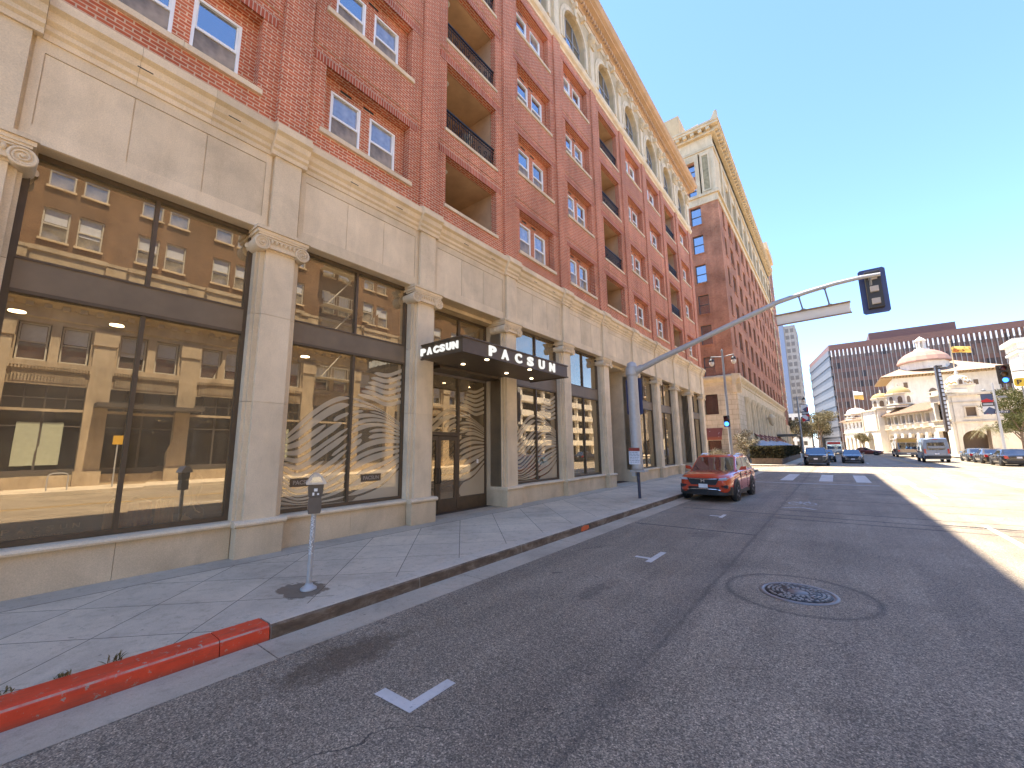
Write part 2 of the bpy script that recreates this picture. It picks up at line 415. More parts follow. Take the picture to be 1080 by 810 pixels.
def concrete(name, col, grid=True):
    m, nt = new_mat(name); n = N(nt); p = n.pos()
    sp = n('ShaderNodeSeparateXYZ'); n.link(p, sp.inputs[0]); X, Y = sp.outputs[0], sp.outputs[1]
    a = n.noise(p, .8, 7, .65, .5); f = n.noise(p, 110, 3, .7); g = n.noise(p, 9, 5, .7)
    c = n.ramp(a, [(.28, tuple(x*.78 for x in col)), (.5, col), (.75, tuple(x*1.14 for x in col))])
    c = n.mix(1, c, n.ramp(f, [(.3, (.86,.86,.86)), (.7, (1.12,1.12,1.12))]), 'MULTIPLY')
    c = n.mix(1, c, n.ramp(g, [(.30, (.80,.79,.77)), (.48, (1,1,1))]), 'MULTIPLY')
    gs = n.ramp(n.noise(p, 11, 2, .5), [(.735, (0,0,0)), (.75, (1,1,1))])
    c = n.mix(n.math('MULTIPLY', gs, .5), c, (.10,.085,.07))
    bs2 = n.ramp(n.noise(p, .45, 5, .7, .8), [(.52, (0,0,0)), (.66, (1,1,1))])
    c = n.mix(n.math('MULTIPLY', bs2, .22), c, (.20,.165,.12))
    if grid:
        def fam(q, off):
            t = n.math('FRACT', n.math('DIVIDE', n.math('SUBTRACT', q, off), 1.302))
            d = n.math('ABSOLUTE', n.math('SUBTRACT', t, .5))      # .5 on the joint
            j = n.math('GREATER_THAN', d, .4935)
            cell = n.math('FLOOR', n.math('DIVIDE', n.math('SUBTRACT', q, off), 1.302))
            return j, cell
        wob = n.math('MULTIPLY', n.math('SUBTRACT', n.noise(p, 2, 3), .5), .02)
        j1, c1 = fam(n.math('ADD', n.math('ADD', X, Y), wob), -6.56-1.302*40)
        j2, c2 = fam(n.math('ADD', n.math('SUBTRACT', Y, X), wob), 7.02-1.302*40)
        cb = n('ShaderNodeCombineXYZ'); n.link(c1, cb.inputs[0]); n.link(c2, cb.inputs[1])
        wn = n('ShaderNodeTexWhiteNoise'); n.link(cb.outputs[0], wn.inputs['Vector'])
        c = n.mix(1, c, n.ramp(wn.outputs['Value'], [(0, (.92,.92,.93)), (1, (1.05,1.04,1.03))]), 'MULTIPLY')
        inside = n.math('GREATER_THAN', X, -8.02)
        j = n.math('MULTIPLY', n.math('MAXIMUM', j1, j2), inside)
        edge = n.math('LESS_THAN', n.math('ABSOLUTE', n.math('ADD', X, 8.03)), .012)
        j = n.math('MAXIMUM', j, edge)
        c = n.mix(n.math('MULTIPLY', j, .8), c, (.075,.062,.052))
        c = n.mix(n.math('MULTIPLY', n.math('LESS_THAN', X, -8.04), .3), c, (.24,.22,.19))
        # damp spot round the foot of the meter
        a1 = n.math('DIVIDE', n.math('ADD', X, 5.87), .46); b1 = n.math('DIVIDE', n.math('SUBTRACT', Y, 2.86), .36)
        d = n.math('SUBTRACT', 1.0, n.math('SQRT', n.math('ADD', n.math('MULTIPLY', a1, a1), n.math('MULTIPLY', b1, b1))))
        q = n.math('ADD', d, n.math('MULTIPLY', n.math('SUBTRACT', n.noise(p, 5, 4, .6), .5), .9))
        c = n.mix(n.math('MULTIPLY', n.ramp(q, [(.18, (0,0,0)), (.24, (1,1,1))]), .75), c, (.13,.085,.05))
    n.out(c, .85, bump=f, bstr=.2, bdist=.004, spec=.3)
    return m
M['sidewalk'] = concrete('sidewalk concrete', (.64,.535,.385))
M['concrete'] = concrete('gutter concrete', (.52,.435,.315), False)
M['kerb_top'] = concrete('kerb top concrete', (.60,.51,.38), False)
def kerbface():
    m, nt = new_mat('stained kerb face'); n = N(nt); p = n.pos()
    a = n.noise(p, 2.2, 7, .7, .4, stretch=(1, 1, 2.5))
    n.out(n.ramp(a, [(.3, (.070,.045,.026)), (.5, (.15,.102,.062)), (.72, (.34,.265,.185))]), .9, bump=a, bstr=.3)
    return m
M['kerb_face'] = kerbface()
def redpaint():
    m, nt = new_mat('red kerb paint'); n = N(nt); p = n.pos()
    a = n.noise(p, 3, 7, .7); b = n.noise(p, 40, 4, .7)
    c = n.ramp(a, [(.3, (.62,.050,.012)), (.7, (.80,.085,.028))])
    sp = n('ShaderNodeSeparateXYZ'); n.link(p, sp.inputs[0])
    d = n.noise(p, 7, 7, .75, .5, stretch=(1, .35, 1.6)); e = n.noise(p, 17, 6, .75)
    c = n.mix(n.math('MULTIPLY', n.ramp(d, [(.50, (0,0,0)), (.68, (1,1,1))]), .55), c, (.26,.07,.04))
    c = n.mix(n.ramp(e, [(.605, (0,0,0)), (.64, (1,1,1))]), c, (.42,.33,.25))
    # nosing worn pale along the arris
    ar = n.math('LESS_THAN', n.math('ABSOLUTE', n.math('SUBTRACT', sp.outputs[2], .137)), .007)
    c = n.mix(n.math('MULTIPLY', ar, n.ramp(n.noise(p, 5, 5, .7, stretch=(1,1,.1)), [(.35, (0,0,0)), (.6, (1,1,1))])), c, (.52,.33,.24))
    # dirt splash along the foot
    ft = n.math('SUBTRACT', 1.0, n.math('DIVIDE', sp.outputs[2], .06), clamp=True)
    c = n.mix(n.math('MULTIPLY', ft, .6), c, (.12,.06,.035))
    n.out(c, .6, bump=b, bstr=.15); return m
M['red_paint'] = redpaint()
def markpaint(name, col):
    m, nt = new_mat(name); n = N(nt); p = n.pos()
    b = n.noise(p, 28, 5, .75); s = n.noise(p, 2, 5, .7)
    c = n.ramp(s, [(.3, tuple(x*.72 for x in col)), (.65, col)])
    c = n.mix(n.ramp(b, [(.60, (0,0,0)), (.70, (1,1,1))]), c, (.11,.108,.105))
    n.out(c, .7, bump=b, bstr=.2); return m
M['mark_white'] = markpaint('worn white road paint', (.74,.70,.62))
M['mark_faded'] = markpaint('faded white road paint', (.46,.43,.38))
M['mark_yellow'] = markpaint('worn yellow road paint', (.58,.36,.10))

def sheet(name, poly, z, m, label):
    b = MB(); b.add([(x, y, z) for x, y in poly], [tuple(range(len(poly)))]); return struct(b.build(name, m), label)
sheet('ground', [(-1500,-1500),(1500,-1500),(1500,1500),(-1500,1500)], -.06, plain('bare city ground', (.16,.14,.12), .95, 0, .3, .05, obj=False), 'bare ground spreading under the city blocks')
sheet('road', [(-80,-70),(90,-70),(90,420),(-80,420)], 0, M['asphalt'], 'grey asphalt street and cross street, half in building shade')

def arc(cx, cy, r, a0, a1, k=8): return [(cx+r*math.cos(R(a0+(a1-a0)*i/k)), cy+r*math.sin(R(a0+(a1-a0)*i/k))) for i in range(k+1)]
def slab(name, poly, label, z=.15):
    b = MB(); b.prism(poly, 'z', -.02, z); return struct(b.build(name, M['sidewalk']), label)
slab('sidewalk', [(-80,-70),(-5.30,-70)] + arc(-8.3, 37.6, 3.0, 0, 90) + [(-80,40.6)], 'pale diamond jointed sidewalk along the red brick building')
slab('sidewalk', [(-80,47.3)] + [(-6.9,47.3)] + arc(-6.4, 50.3, 3.0, -90, 0)[1:] + [(-3.4,116),(2.5,124),(2.5,136),(-60,200),(-80,260)], 'sidewalk of the block beyond the cross street')
slab('sidewalk', [(13.2,-70),(90,-70),(90,39)] + arc(16.2, 36, 3, 90, 180), 'sidewalk across the street from the brick building')
slab('sidewalk', arc(16.2, 53.5, 3, 180, 270) + [(90,50.5),(90,320),(-40,320),(-2.6,142.8),(13.2,97)], 'sidewalk under the white arcaded building and the street trees')

def kerb_run(name, y0, y1, mats, label, joints=True):
    b = MB(); x0, x1 = -5.30, -5.0
    prof = [(x0, -.02), (x1-.0, -.02), (x1-.015, .125), (x1-.035, .147), (x1-.06, .156), (x0, .156)]
    ys = [y0]; y = math.ceil(y0/2.5)*2.5+1.66
    while y - 2.5 > y0 + .2: y -= 2.5
    while y < y1: ys.append(y); y += 2.5
    ys.append(y1)
    for a, c in zip(ys[:-1], ys[1:]):
        pl = [(p[0], p[1]) for p in prof]
        n0 = len(b.f); b.prism(pl, 'y', a+.004, c-.004, 0)
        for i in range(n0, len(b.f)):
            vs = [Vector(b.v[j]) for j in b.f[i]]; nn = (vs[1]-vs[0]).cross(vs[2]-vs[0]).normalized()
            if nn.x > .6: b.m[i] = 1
    return struct(b.build(name, mats), label)
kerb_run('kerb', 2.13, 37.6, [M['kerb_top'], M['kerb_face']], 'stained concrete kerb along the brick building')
kerb_run('kerb', -70, 2.12, [M['red_paint'], M['red_paint']], 'kerb painted red at the near end of the sidewalk')
def kerb_path(pts, label, w=.18):
    b = MB()
    for (xa, ya), (xb, yb) in zip(pts[:-1], pts[1:]):
        d = Vector((xb-xa, yb-ya)).normalized(); nrm = Vector((d.y, -d.x))*w
        b.add([(xa,ya,-.02),(xb,yb,-.02),(xb+nrm.x,yb+nrm.y,-.02),(xa+nrm.x,ya+nrm.y,-.02),(xa,ya,.155),(xb,yb,.155),(xb+nrm.x,yb+nrm.y,.155),(xa+nrm.x,ya+nrm.y,.155)],
              [(0,3,2,1),(4,5,6,7),(0,1,5,4),(1,2,6,5),(2,3,7,6),(3,0,4,7)])
    return struct(b.build('kerb', M['kerb_top']), label)
kerb_path([(-80,40.6)] + arc(-8.3, 37.6, 3.3, 90, 0)[:-1][:1] + arc(-8.3, 37.6, 3.15, 90, 4), 'kerb round the near corner of the cross street', -.2)
kerb_path(list(reversed([(-80,47.3),(-6.9,47.3)] + arc(-6.4, 50.3, 3.05, -90, 0)[1:] + [(-3.35,116)])), 'kerb of the block beyond the cross street', -.2)
kerb_path([(13.2,-70),(13.2,36)] + arc(16.2, 36, 3, 180, 90) + [(90,39)], 'kerb across the street', -.2)
kerb_path([(90,50.5),(16.2,50.5)] + arc(16.2, 53.5, 3, 270, 180) + [(13.2,97),(-2.6,142.8)], 'kerb in front of the white arcaded building', .2)

b = MB()
y = -70
while y < 37.5:
    b.add([(-5.0,y+.006,.004),(-4.5,y+.006,.004),(-4.5,y+2.994,.004),(-5.0,y+2.994,.004)], [(0,1,2,3)]); y += 3.0
struct(b.build('gutter', M['concrete']), 'pale concrete gutter strip at the foot of the kerb')
# red-orange daub on the kerb
b = MB(); b.prism([(9.02,.03),(9.10,.02),(9.35,.03),(9.42,.06),(9.40,.12),(9.2,.135),(9.05,.11)], 'x', -5.004, -4.992); 
struct(b.build('paint_mark', plain('orange marking paint', (.62,.12,.03), .7)), 'orange paint daub on the kerb face')

# ---- painted markings
def marks(name, polys, m, label, z=.005):
    b = MB()
    for pl in polys: b.add([(x, y, z) for x, y in pl], [tuple(range(len(pl)))])
    return struct(b.build(name, m), label)
def rect(x0, x1, y0, y1): return [(x0,y0),(x1,y0),(x1,y1),(x0,y1)]
marks('road_marking', [[(-3.23,2.225),(-2.79,2.245),(-2.80,2.745),(-2.905,2.745),(-2.905,2.345),(-3.23,2.335)]], M['mark_white'], 'white L shaped parking corner mark')
marks('road_marking', [rect(-3.13,-2.86,7.62,7.72), rect(-2.86,-2.75,7.42,8.26)], M['mark_white'], 'white T shaped parking mark')
marks('road_marking', [rect(-3.10,-2.82,13.25,13.36), rect(-2.82,-2.72,13.05,13.7)], M['mark_white'], 'T shaped parking mark in front of the red car')
marks('road_marking', [rect(2.62,2.73,-2,-.5), rect(2.62,2.73,5.0,7.4), rect(2.62,2.73,12.4,15.25), rect(2.66,2.78,21.8,27.95), rect(2.86,2.96,28.5,34.5), rect(2.55,2.65,36,44.5), rect(2.5,2.6,57,60), rect(2.5,2.6,69,72), rect(2.5,2.6,81,84)], M['mark_white'], 'white lane dashes down the middle of the near lanes')
marks('road_marking', [rect(9.7,9.81,y,y+3) for y in range(-20, 28, 12)], M['mark_white'], 'white lane dashes on the sunny side of the street')
marks('road_marking', [rect(a,a+.62,28.9,35.2) for a in (-2.75,-.92,.70,2.28,4.30,6.28,8.2,10.1)], M['mark_white'], 'broad white crosswalk bars')
marks('road_marking', [rect(-4.0,1.5,26.75,27.1)], M['mark_faded'], 'white stop bar before the crosswalk')
marks('road_marking', [rect(6.02,6.14,-70,27.6), rect(6.30,6.42,-70,27.6), rect(6.0,6.12,36.2,41), rect(6.26,6.38,36.2,41), rect(5.8,5.92,47,98), rect(6.06,6.18,47,98)], M['mark_yellow'], 'double yellow centre line', .006)
# bicycle shared lane mark
b = MB(); z = .005
def ringflat(b, cx, cy, ro, ri, sx=1, sy=1, k=20):
    for i in range(k):
        a0, a1 = 2*math.pi*i/k, 2*math.pi*(i+1)/k
        b.add([(cx+ro*sx*math.cos(a0), cy+ro*sy*math.sin(a0), z), (cx+ro*sx*math.cos(a1), cy+ro*sy*math.sin(a1), z),
               (cx+ri*sx*math.cos(a1), cy+ri*sy*math.sin(a1), z), (cx+ri*sx*math.cos(a0), cy+ri*sy*math.sin(a0), z)], [(0,1,2,3)])
def barflat(b, p, q, w, z=.0055):
    p = Vector(p); q = Vector(q); d = (q-p).normalized(); nn = Vector((-d.y, d.x))*w/2
    b.add([(p.x-nn.x,p.y-nn.y,z),(q.x-nn.x,q.y-nn.y,z),(q.x+nn.x,q.y+nn.y,z),(p.x+nn.x,p.y+nn.y,z)], [(0,1,2,3)])
ringflat(b, -1.32, 17.7, .2, .14, 1, 2.0); ringflat(b, -.88, 17.7, .2, .14, 1, 2.0)
for i, (p, q) in enumerate((((-1.32,17.7),(-1.15,18.2)), ((-1.15,18.2),(-.95,18.2)), ((-1.1,17.7),(-.97,18.25)), ((-1.1,17.7),(-1.2,18.3)), ((-.88,17.7),(-.95,18.4)))): barflat(b, p, q, .06, .0055+i*.0003)
barflat(b, (-1.55,16.2), (-1.1,16.6), .16); barflat(b, (-1.1,16.6), (-.68,16.2), .16, .0062)
struct(b.build('road_marking', M['mark_faded']), 'faded bicycle shared lane symbol')

# ---- manhole cover
def manhole():
    m, nt = new_mat('cast iron cover'); n = N(nt); p = n.pos(True)
    v = n('ShaderNodeTexVoronoi'); v.inputs['Scale'].default_value = 26; n.link(p, v.inputs['Vector'])
    c = n.ramp(v.outputs['Distance'], [(.25, (.09,.08,.07)), (.5, (.05,.045,.04)), (.62, (.015,.013,.011))])
    n.out(c, .5, bump=v.outputs['Distance'], bstr=-.9, bdist=.02, metal=.3)
    return m
th = thing('manhole_cover', 'round cast iron manhole cover studded with small lugs, set in the road', 'manhole', (-.61, 7.08, 0))
b = MB(); b.M = Matrix.Translation((-.61,7.08,0)); b.lathe([(.385,.004),(.385,.012),(.38,.016),(.0005,.016)], n=40)
for rr in (.34, .29, .24, .19, .15):
    k = int(rr*110)
    for i in range(k):
        if random.random() < .18: continue
        a = 2*math.pi*(i+random.random()*.3)/k
        b.M = Matrix.Translation((-.61,7.08,.016)) @ Matrix.Rotation(a, 4, 'Z')
        b.box(rr-.014, rr+.014, -.018, .018, -.002, .008, 1)
b.build('lid', [manhole(), plain('worn iron lugs', (.34,.31,.27), .45, .3, .3)], th)
b = MB(); b.M = Matrix.Translation((-.61,7.08,0)); b.lathe([(.46,.003),(.455,.012),(.40,.014),(.395,.004)], n=40); b.build('ring_frame', plain('worn iron frame', (.24,.22,.20), .4, .4), th)
b = MB(); b.M = Matrix.Translation((-.61,7.08,0)); b.lathe([(.12,.015),(.115,.022),(.001,.023)], n=24); b.build('hub', plain('worn iron hub', (.20,.185,.17), .45, .3), th)
# ------------------------------------------------------------------ red brick apartment building with shops
PITCH = 3.805
cB = lambda k: 5.17 + PITCH*(k-2)
cP = lambda k: cB(k) + PITCH/2          # pier between bay k and k+1
K0, K1 = -3, 10                          # bays
Y0, Y1 = cP(K0-1) - .35, cP(K1) + .42
FZ = .15
SILL = [9.35, 12.63, 15.90, 19.18]
BSILL = [9.38, 11.97, 15.23, 18.49]; BTOP = [11.05, 14.38, 17.62, 20.86]
BALC = {-3, 0, 3, 6, 9}
WF = -8.56                               # brick face
bldg = thing('apartment_building', 'long red brick apartment building with cream stone shopfronts at street level', 'building', (-12, 12, 0))

def wall_cells(mb, x0, x1, y0, y1, z0, z1, holes, m=0):
    """slab x0..x1 with rectangular holes (ya,yb,za,zb), cut into clean boxes"""
    zs = sorted({z0, z1} | {h[2] for h in holes} | {h[3] for h in holes}); zs = [z for z in zs if z0 <= z <= z1]
    for a, b in zip(zs[:-1], zs[1:]):
        hs = sorted([h for h in holes if h[2] <= a+1e-6 and h[3] >= b-1e-6])
        y = y0
        for h in hs:
            if h[0] > y: mb.box(x0, x1, y, h[0], a, b, m)
            y = h[1]
        if y < y1: mb.box(x0, x1, y, y1, a, b, m)

# ---- brick skin
w = MB(); holes = []
for k in range(K0, K1+1):
    c = cB(k)
    for i in range(4):
        if k in BALC: holes.append((c-1.21, c+1.21, BSILL[i], BTOP[i]))
        else: holes.append((c-1.22, c+1.22, SILL[i], SILL[i]+1.72))
wall_cells(w, -8.80, WF, Y0, Y1, 8.70, 21.5, holes)
# raised pilaster strips between the bays
for k in range(K0-1, K1+1):
    a, bb = cP(k)-.30, cP(k)+.30
    if k == K1: a, bb = cP(k)-.34, Y1+.03
    w.box(WF, WF+.085, a, bb, 8.72, 21.45)
    for zj in (11.9, 15.2, 18.4): w.box(WF+.083, WF+.088, a, bb, zj, zj+.02)
# spandrel panels a brick proud, soldier courses over the openings
for k in range(K0, K1+1):
    c = cB(k)
    for i in range(4):
        top = BTOP[i] if k in BALC else SILL[i]+1.72
        sol = MB(); sol.box(WF-.02, WF+.012, c-1.5, c+1.5, top, top+.24); sol.build('soldier_course', M['soldier'], bldg)
        if i:
            lo = (BTOP[i-1] if k in BALC else SILL[i-1]+1.72)+.40; hi = (BSILL[i]-.10 if k in BALC else SILL[i]-.105)-.03
            w.box(WF, WF+.02, c-1.56, c+1.56, lo, hi)
# recess backs with the double window openings
for k in range(K0, K1+1):
    if k in BALC: continue
    c = cB(k)
    for i in range(4):
        s = SILL[i]
        wall_cells(w, -9.02, -8.82, c-1.30, c+1.30, s-.05, s+1.80, [(c-.95, c-.14, s+.13, s+1.42), (c+.12, c+.93, s+.13, s+1.42)])
        w.box(-8.83, -8.79, c-1.30, c-1.22, s, s+1.72); w.box(-8.83, -8.79, c+1.22, c+1.30, s, s+1.72); w.box(-8.83, -8.79, c-1.3, c+1.3, s+1.72, s+1.8)
        w.box(-8.83, -8.79, c-1.3, c+1.3, s-.1, s-.002)
# end wall on the cross street, back and party wall
w.box(-30, -8.80, Y1-.35, Y1, .2, 25.0); w.box(-30, -29.7, Y0, Y1-.35, .2, 25.0); w.box(-29.7, -8.80, Y0, Y0+.3, 6.4, 25)
w.build('brick_wall', M['brick'], bldg)

# ---- windows: one built, the rest copied
def make_window(pm):
    f = MB(); W, H = .81, 1.29
    t = .055
    f.box(-.05, .03, 0, t, 0, H); f.box(-.05, .03, W-t, W, 0, H); f.box(-.05, .03, t, W-t, 0, t); f.box(-.05, .03, t, W-t, H-t, H)
    f.box(-.045, .012, t, W-t, H*.5-.028, H*.5+.028)
    f.box(-.04, .005, t, t+.03, H*.5, H-t); f.box(-.04, .005, W-t-.03, W-t, H*.5, H-t)
    o = f.build('window', M['white_vinyl'])
    p = MB(); p.box(-.034, -.026, t, W-t, H*.5, H-t); p = p.build('pane', pm, o)
    s = MB(); s.box(-.024, -.016, t, W-t, t, H*.5); s.build('insect_screen', M['screen'], o)
    return o
PM = [M['pane'], M['pane'], M['pane_half'], M['pane_curtain']]; wv_ = {}; random.seed(77)
for k in range(K0, K1+1):
    if k in BALC: continue
    for i in range(4):
        for dy in (-.95, .12):
            q = random.randrange(4)
            if q in wv_: o = copy_tree(wv_[q])
            else: o = wv_[q] = make_window(PM[q])
            o.parent = bldg; o.matrix_parent_inverse = WORLD[bldg.name].inverted()
            o.location = (-8.86, cB(k)+dy, SILL[i]+.13)
            o.rotation_euler = (0, random.uniform(-.004,.004), random.uniform(-.006,.006))
for k in range(K0, K1+1):
    c = cB(k)
    for i in range(4):
        if k in BALC:
            sb = MB(); sb.box(-8.80, WF+.05, c-1.27, c+1.27, BSILL[i]-.10, BSILL[i]); sb.build('balcony_sill', M['stone'], bldg)
        else:
            sb = MB(); sb.box(-8.79, WF+.065, c-1.30, c-.001, SILL[i]-.105, SILL[i]+.012); sb.box(-8.79, WF+.065, c+.004, c+1.30, SILL[i]-.105, SILL[i]+.012); sb.build('window_sill', M['stone'], bldg)
            for dy in (-.72, -.08): vb = MB(); vb.box(-8.83, -8.812, c+dy-.0, c+dy+.30, SILL[i]+1.535, SILL[i]+1.60); vb.build('vent', M['vent'], bldg)

# ---- balconies
def make_balcony(h, rail):
    """opening centred on y=0, floor at z=0"""
    d = MB(); X1, X0 = -.26, -2.0       # relative to WF
    d.box(X0, X1, -1.21, -1.35, -.1, h+.1); d.box(X0, X1, 1.21, 1.35, -.1, h+.1)
    d.box(X0-.1, X0, -1.35, 1.35, -.1, h+.1)
    d.box(X0, X1, -1.35, 1.35, -.2, 0.005); d.box(X0, X1, -1.35, 1.35, h-.002, h+.1)
    o = d.build('balcony', M['plaster'])
    e = MB(); e.box(X0+.005, X0+.04, -.6, .75, .01, min(h-.15, 2.1)); e.build('balcony_door', M['dark_void'], o)
    l = MB(); l.lathe([(.12,-.012),(.12,0),(.06,.0)], (-.62,-.72,h-.006), 14); l.lathe([(.085,-.02),(.0005,-.02)], (-.62,-.72,h-.006), 14, 1); l.build('ceiling_lamp', [M['white_vinyl'], plain('lamp lens', (.7,.66,.55), .4)], o)
    if rail:
        r = MB(); x = -.10
        r.box(x-.025, x+.025, -1.21, 1.21, .76, .81); r.box(x-.012, x+.012, -1.21, 1.21, .08, .11); r.box(x-.012, x+.012, -1.21, 1.21, .64, .66)
        y = -1.16
        while y < 1.2: r.box(x-.009, x+.009, y-.009, y+.009, .1, .77); y += .105
        y = -1.05
        while y < 1.1: r.ring((x, y, .40), .075, .010, 'x', 12, 5); r.ring((x, y, .22), .05, .009, 'x', 10, 5); y += .30
        r.build('railing', M['iron'], o)
    return o
pr = {}
for k in sorted(BALC):
    for i in range(4):
        h = BTOP[i]-BSILL[i]; key = (i > 0, round(h, 2))
        if key in pr: o = copy_tree(pr[key])
        else: o = pr[key] = make_balcony(h, i > 0)
        o.parent = bldg; o.matrix_parent_inverse = WORLD[bldg.name].inverted(); o.location = (WF, cB(k), BSILL[i])
# things left on two balconies
pl = thing('potted_plant', 'pale potted plant against the balcony railing above the shop canopy', 'plant', (-8.95, cB(3)+.1, BSILL[1]))
b = MB(); b.lathe([(.09,0),(.12,.2)], (-8.95, cB(3)+.1, BSILL[1]+.006), 12); b.build('pot', M['galv_dark'], pl)
b = MB()
for i in range(40):
    a = random.uniform(0, 6.28); l = random.uniform(.3,.7); r_ = random.uniform(.05,.28)
    p0 = Vector((-8.95, cB(3)+.1, BSILL[1]+.2)); p1 = p0 + Vector((math.cos(a)*r_*.5, math.sin(a)*r_, l))
    d = Vector((-math.sin(a), math.cos(a), 0))*.03
    b.add([p0-d*.3, p0+d*.3, p1+d, p1+Vector((0,0,.12))], [(0,1,2,3)])
b.build('leaves', leaf_mat('pale plant leaves', (.3,.27,.18), (.5,.45,.33)), pl)

# ---- stone entablature over the shopfronts
e = MB()
e.box(-9.3, -8.56, Y0, Y1, 6.40, 8.10)
for k in range(K0, K1+1):
    c = cB(k); a, bb = c-1.50, c+1.50
    # frame of the sunk panel, standing 2.5 cm proud of it
    e.box(-8.56, -8.535, cP(k-1)+.30, a, 6.405, 8.06); e.box(-8.56, -8.535, bb, cP(k)-.30, 6.405, 8.06)
    e.box(-8.56, -8.535, a, bb, 6.405, 6.66); e.box(-8.56, -8.535, a, bb, 7.84, 8.06)
    w3 = (bb-a)/3
    for j in range(3): e.box(-8.558, -8.548, a+j*w3+.007, a+(j+1)*w3-.007, 6.667, 7.833)
for k in range(K0-1, K1+1):
    y1 = cP(k)+.26 if k < K1 else Y1+.02
    e.box(-8.56, -8.46, cP(k)-.26, y1, 6.402, 8.07)
e.build('stone_frieze', M['stone'], bldg)
def cornice(mb, prof, x, y0, y1, m=0):
    mb.prism([(x+p, z) for p, z in prof], 'y', y0, y1, m)
prof = [(-.2,8.04),(.04,8.04),(.045,8.13),(.09,8.17),(.09,8.24),(.15,8.30),(.17,8.42),(.25,8.47),(.25,8.58),(.21,8.61),(.21,8.66),(.06,8.75),(-.2,8.75)]
cn = MB()
for k in range(K0, K1+1):
    c = cB(k)
    for j, (a, bb) in enumerate(((cP(k-1)+.36, c-.52), (c-.516, c+.52), (c+.524, cP(k)-.36))): cornice(cn, prof, -8.55, a, bb)
for k in range(K0-1, K1+1):
    cornice(cn, [(p+.09 if p > 0 else p, z) for p, z in prof], -8.55, cP(k)-.357, (cP(k)+.357 if k < K1 else Y1+.2))
cn.build('stone_cornice', M['stone'], bldg)
for k in range(K0, K1+1):
    for d in (-.55, .75): vb = MB(); vb.box(-8.50, -8.395, cB(k)+d, cB(k)+d+.2, 8.31, 8.36); vb.build('drain_slot', M['vent'], bldg)

# ---- street piers with ionic capitals
def make_pier(end=False):
    """centred on y=0, x measured from the shaft face"""
    p = MB()
    wy = .275
    for a, bb in ((.78, 2.93), (2.938, 4.655), (4.663, 5.96)):
        p.box(-.62, 0, -wy, wy, a, bb); p.box(-.62, -.07, -wy-.085, wy+.085, a, bb); p.box(-.62, -.13, -wy-.135, wy+.135, a, bb)
    p.box(-.60, -.012, -wy+.01, wy-.01, .7, 6.0)
    o = p.build('pier', M['stone'])
    q = MB(); q.box(-.62, .085, -.40, .40, .10, .68); q.build('plinth', M['stone_base'], o, bevel=.012)
    q = MB(); q.prism([(-.62,.682),(.09,.682),(.125,.70),(.135,.73),(.12,.765),(.06,.785),(-.62,.785)], 'y', -.435, .435); q.build('base_moulding', M['stone'], o)
    cpt = MB(); m = cpt
    m.box(-.62, .01, -.30, .30, 5.962, 6.0); m.ring((0,0,0), .0, .0) if False else None
    m.prism([(-.32,6.0),(.32,6.0),(.38,6.23),(-.38,6.23)], 'x', -.62, .075)
    m.box(-.62, .115, -.49, .49, 6.262, 6.33); m.box(-.62, .145, -.515, .515, 6.33, 6.398); m.box(-.62, .10, -.46, .46, 6.22, 6.262)
    for s in (-1, 1):
        y, z = s*.385, 6.07
        m.cyl((-.55,y,z), (.085,y,z), .135, .145, 22)
        m.ring((.087,y,z), .128, .020, 'x', 24, 6)
        pts = []
        for i in range(38):
            t = i/37; a = s*(-t*4.2*math.pi) + math.pi/2; rr = .115*(1-t)**.9+.012
            pts.append((.092, y+rr*math.cos(a), z+rr*math.sin(a)))
        m.tube(pts, .013, 6); m.cyl((.08,y,z), (.115,y,z), .024, .018, 10)
        m.cyl((-.3, s*.50, z+.0), (-.28, s*.53, z), .05, .05, 10)
    for i in range(6):
        y = -.21+i*.084
        m.lathe([(.004,-.05),(.028,-.02),(.034,.02),(.02,.05)], (.082,y,6.13), 8)
    m.tube([(.09,-.30,6.19),(.10,-.1,6.165),(.10,.1,6.165),(.09,.30,6.19)], .018, 6)
    cpt.build('capital', M['stone'], o)
    return o
p0 = make_pier(); first = True
for k in range(K0-1, K1+1):
    o = p0 if first else copy_tree(p0); first = False
    o.parent = bldg; o.matrix_parent_inverse = WORLD[bldg.name].inverted(); o.location = (-8.50, cP(k), 0)

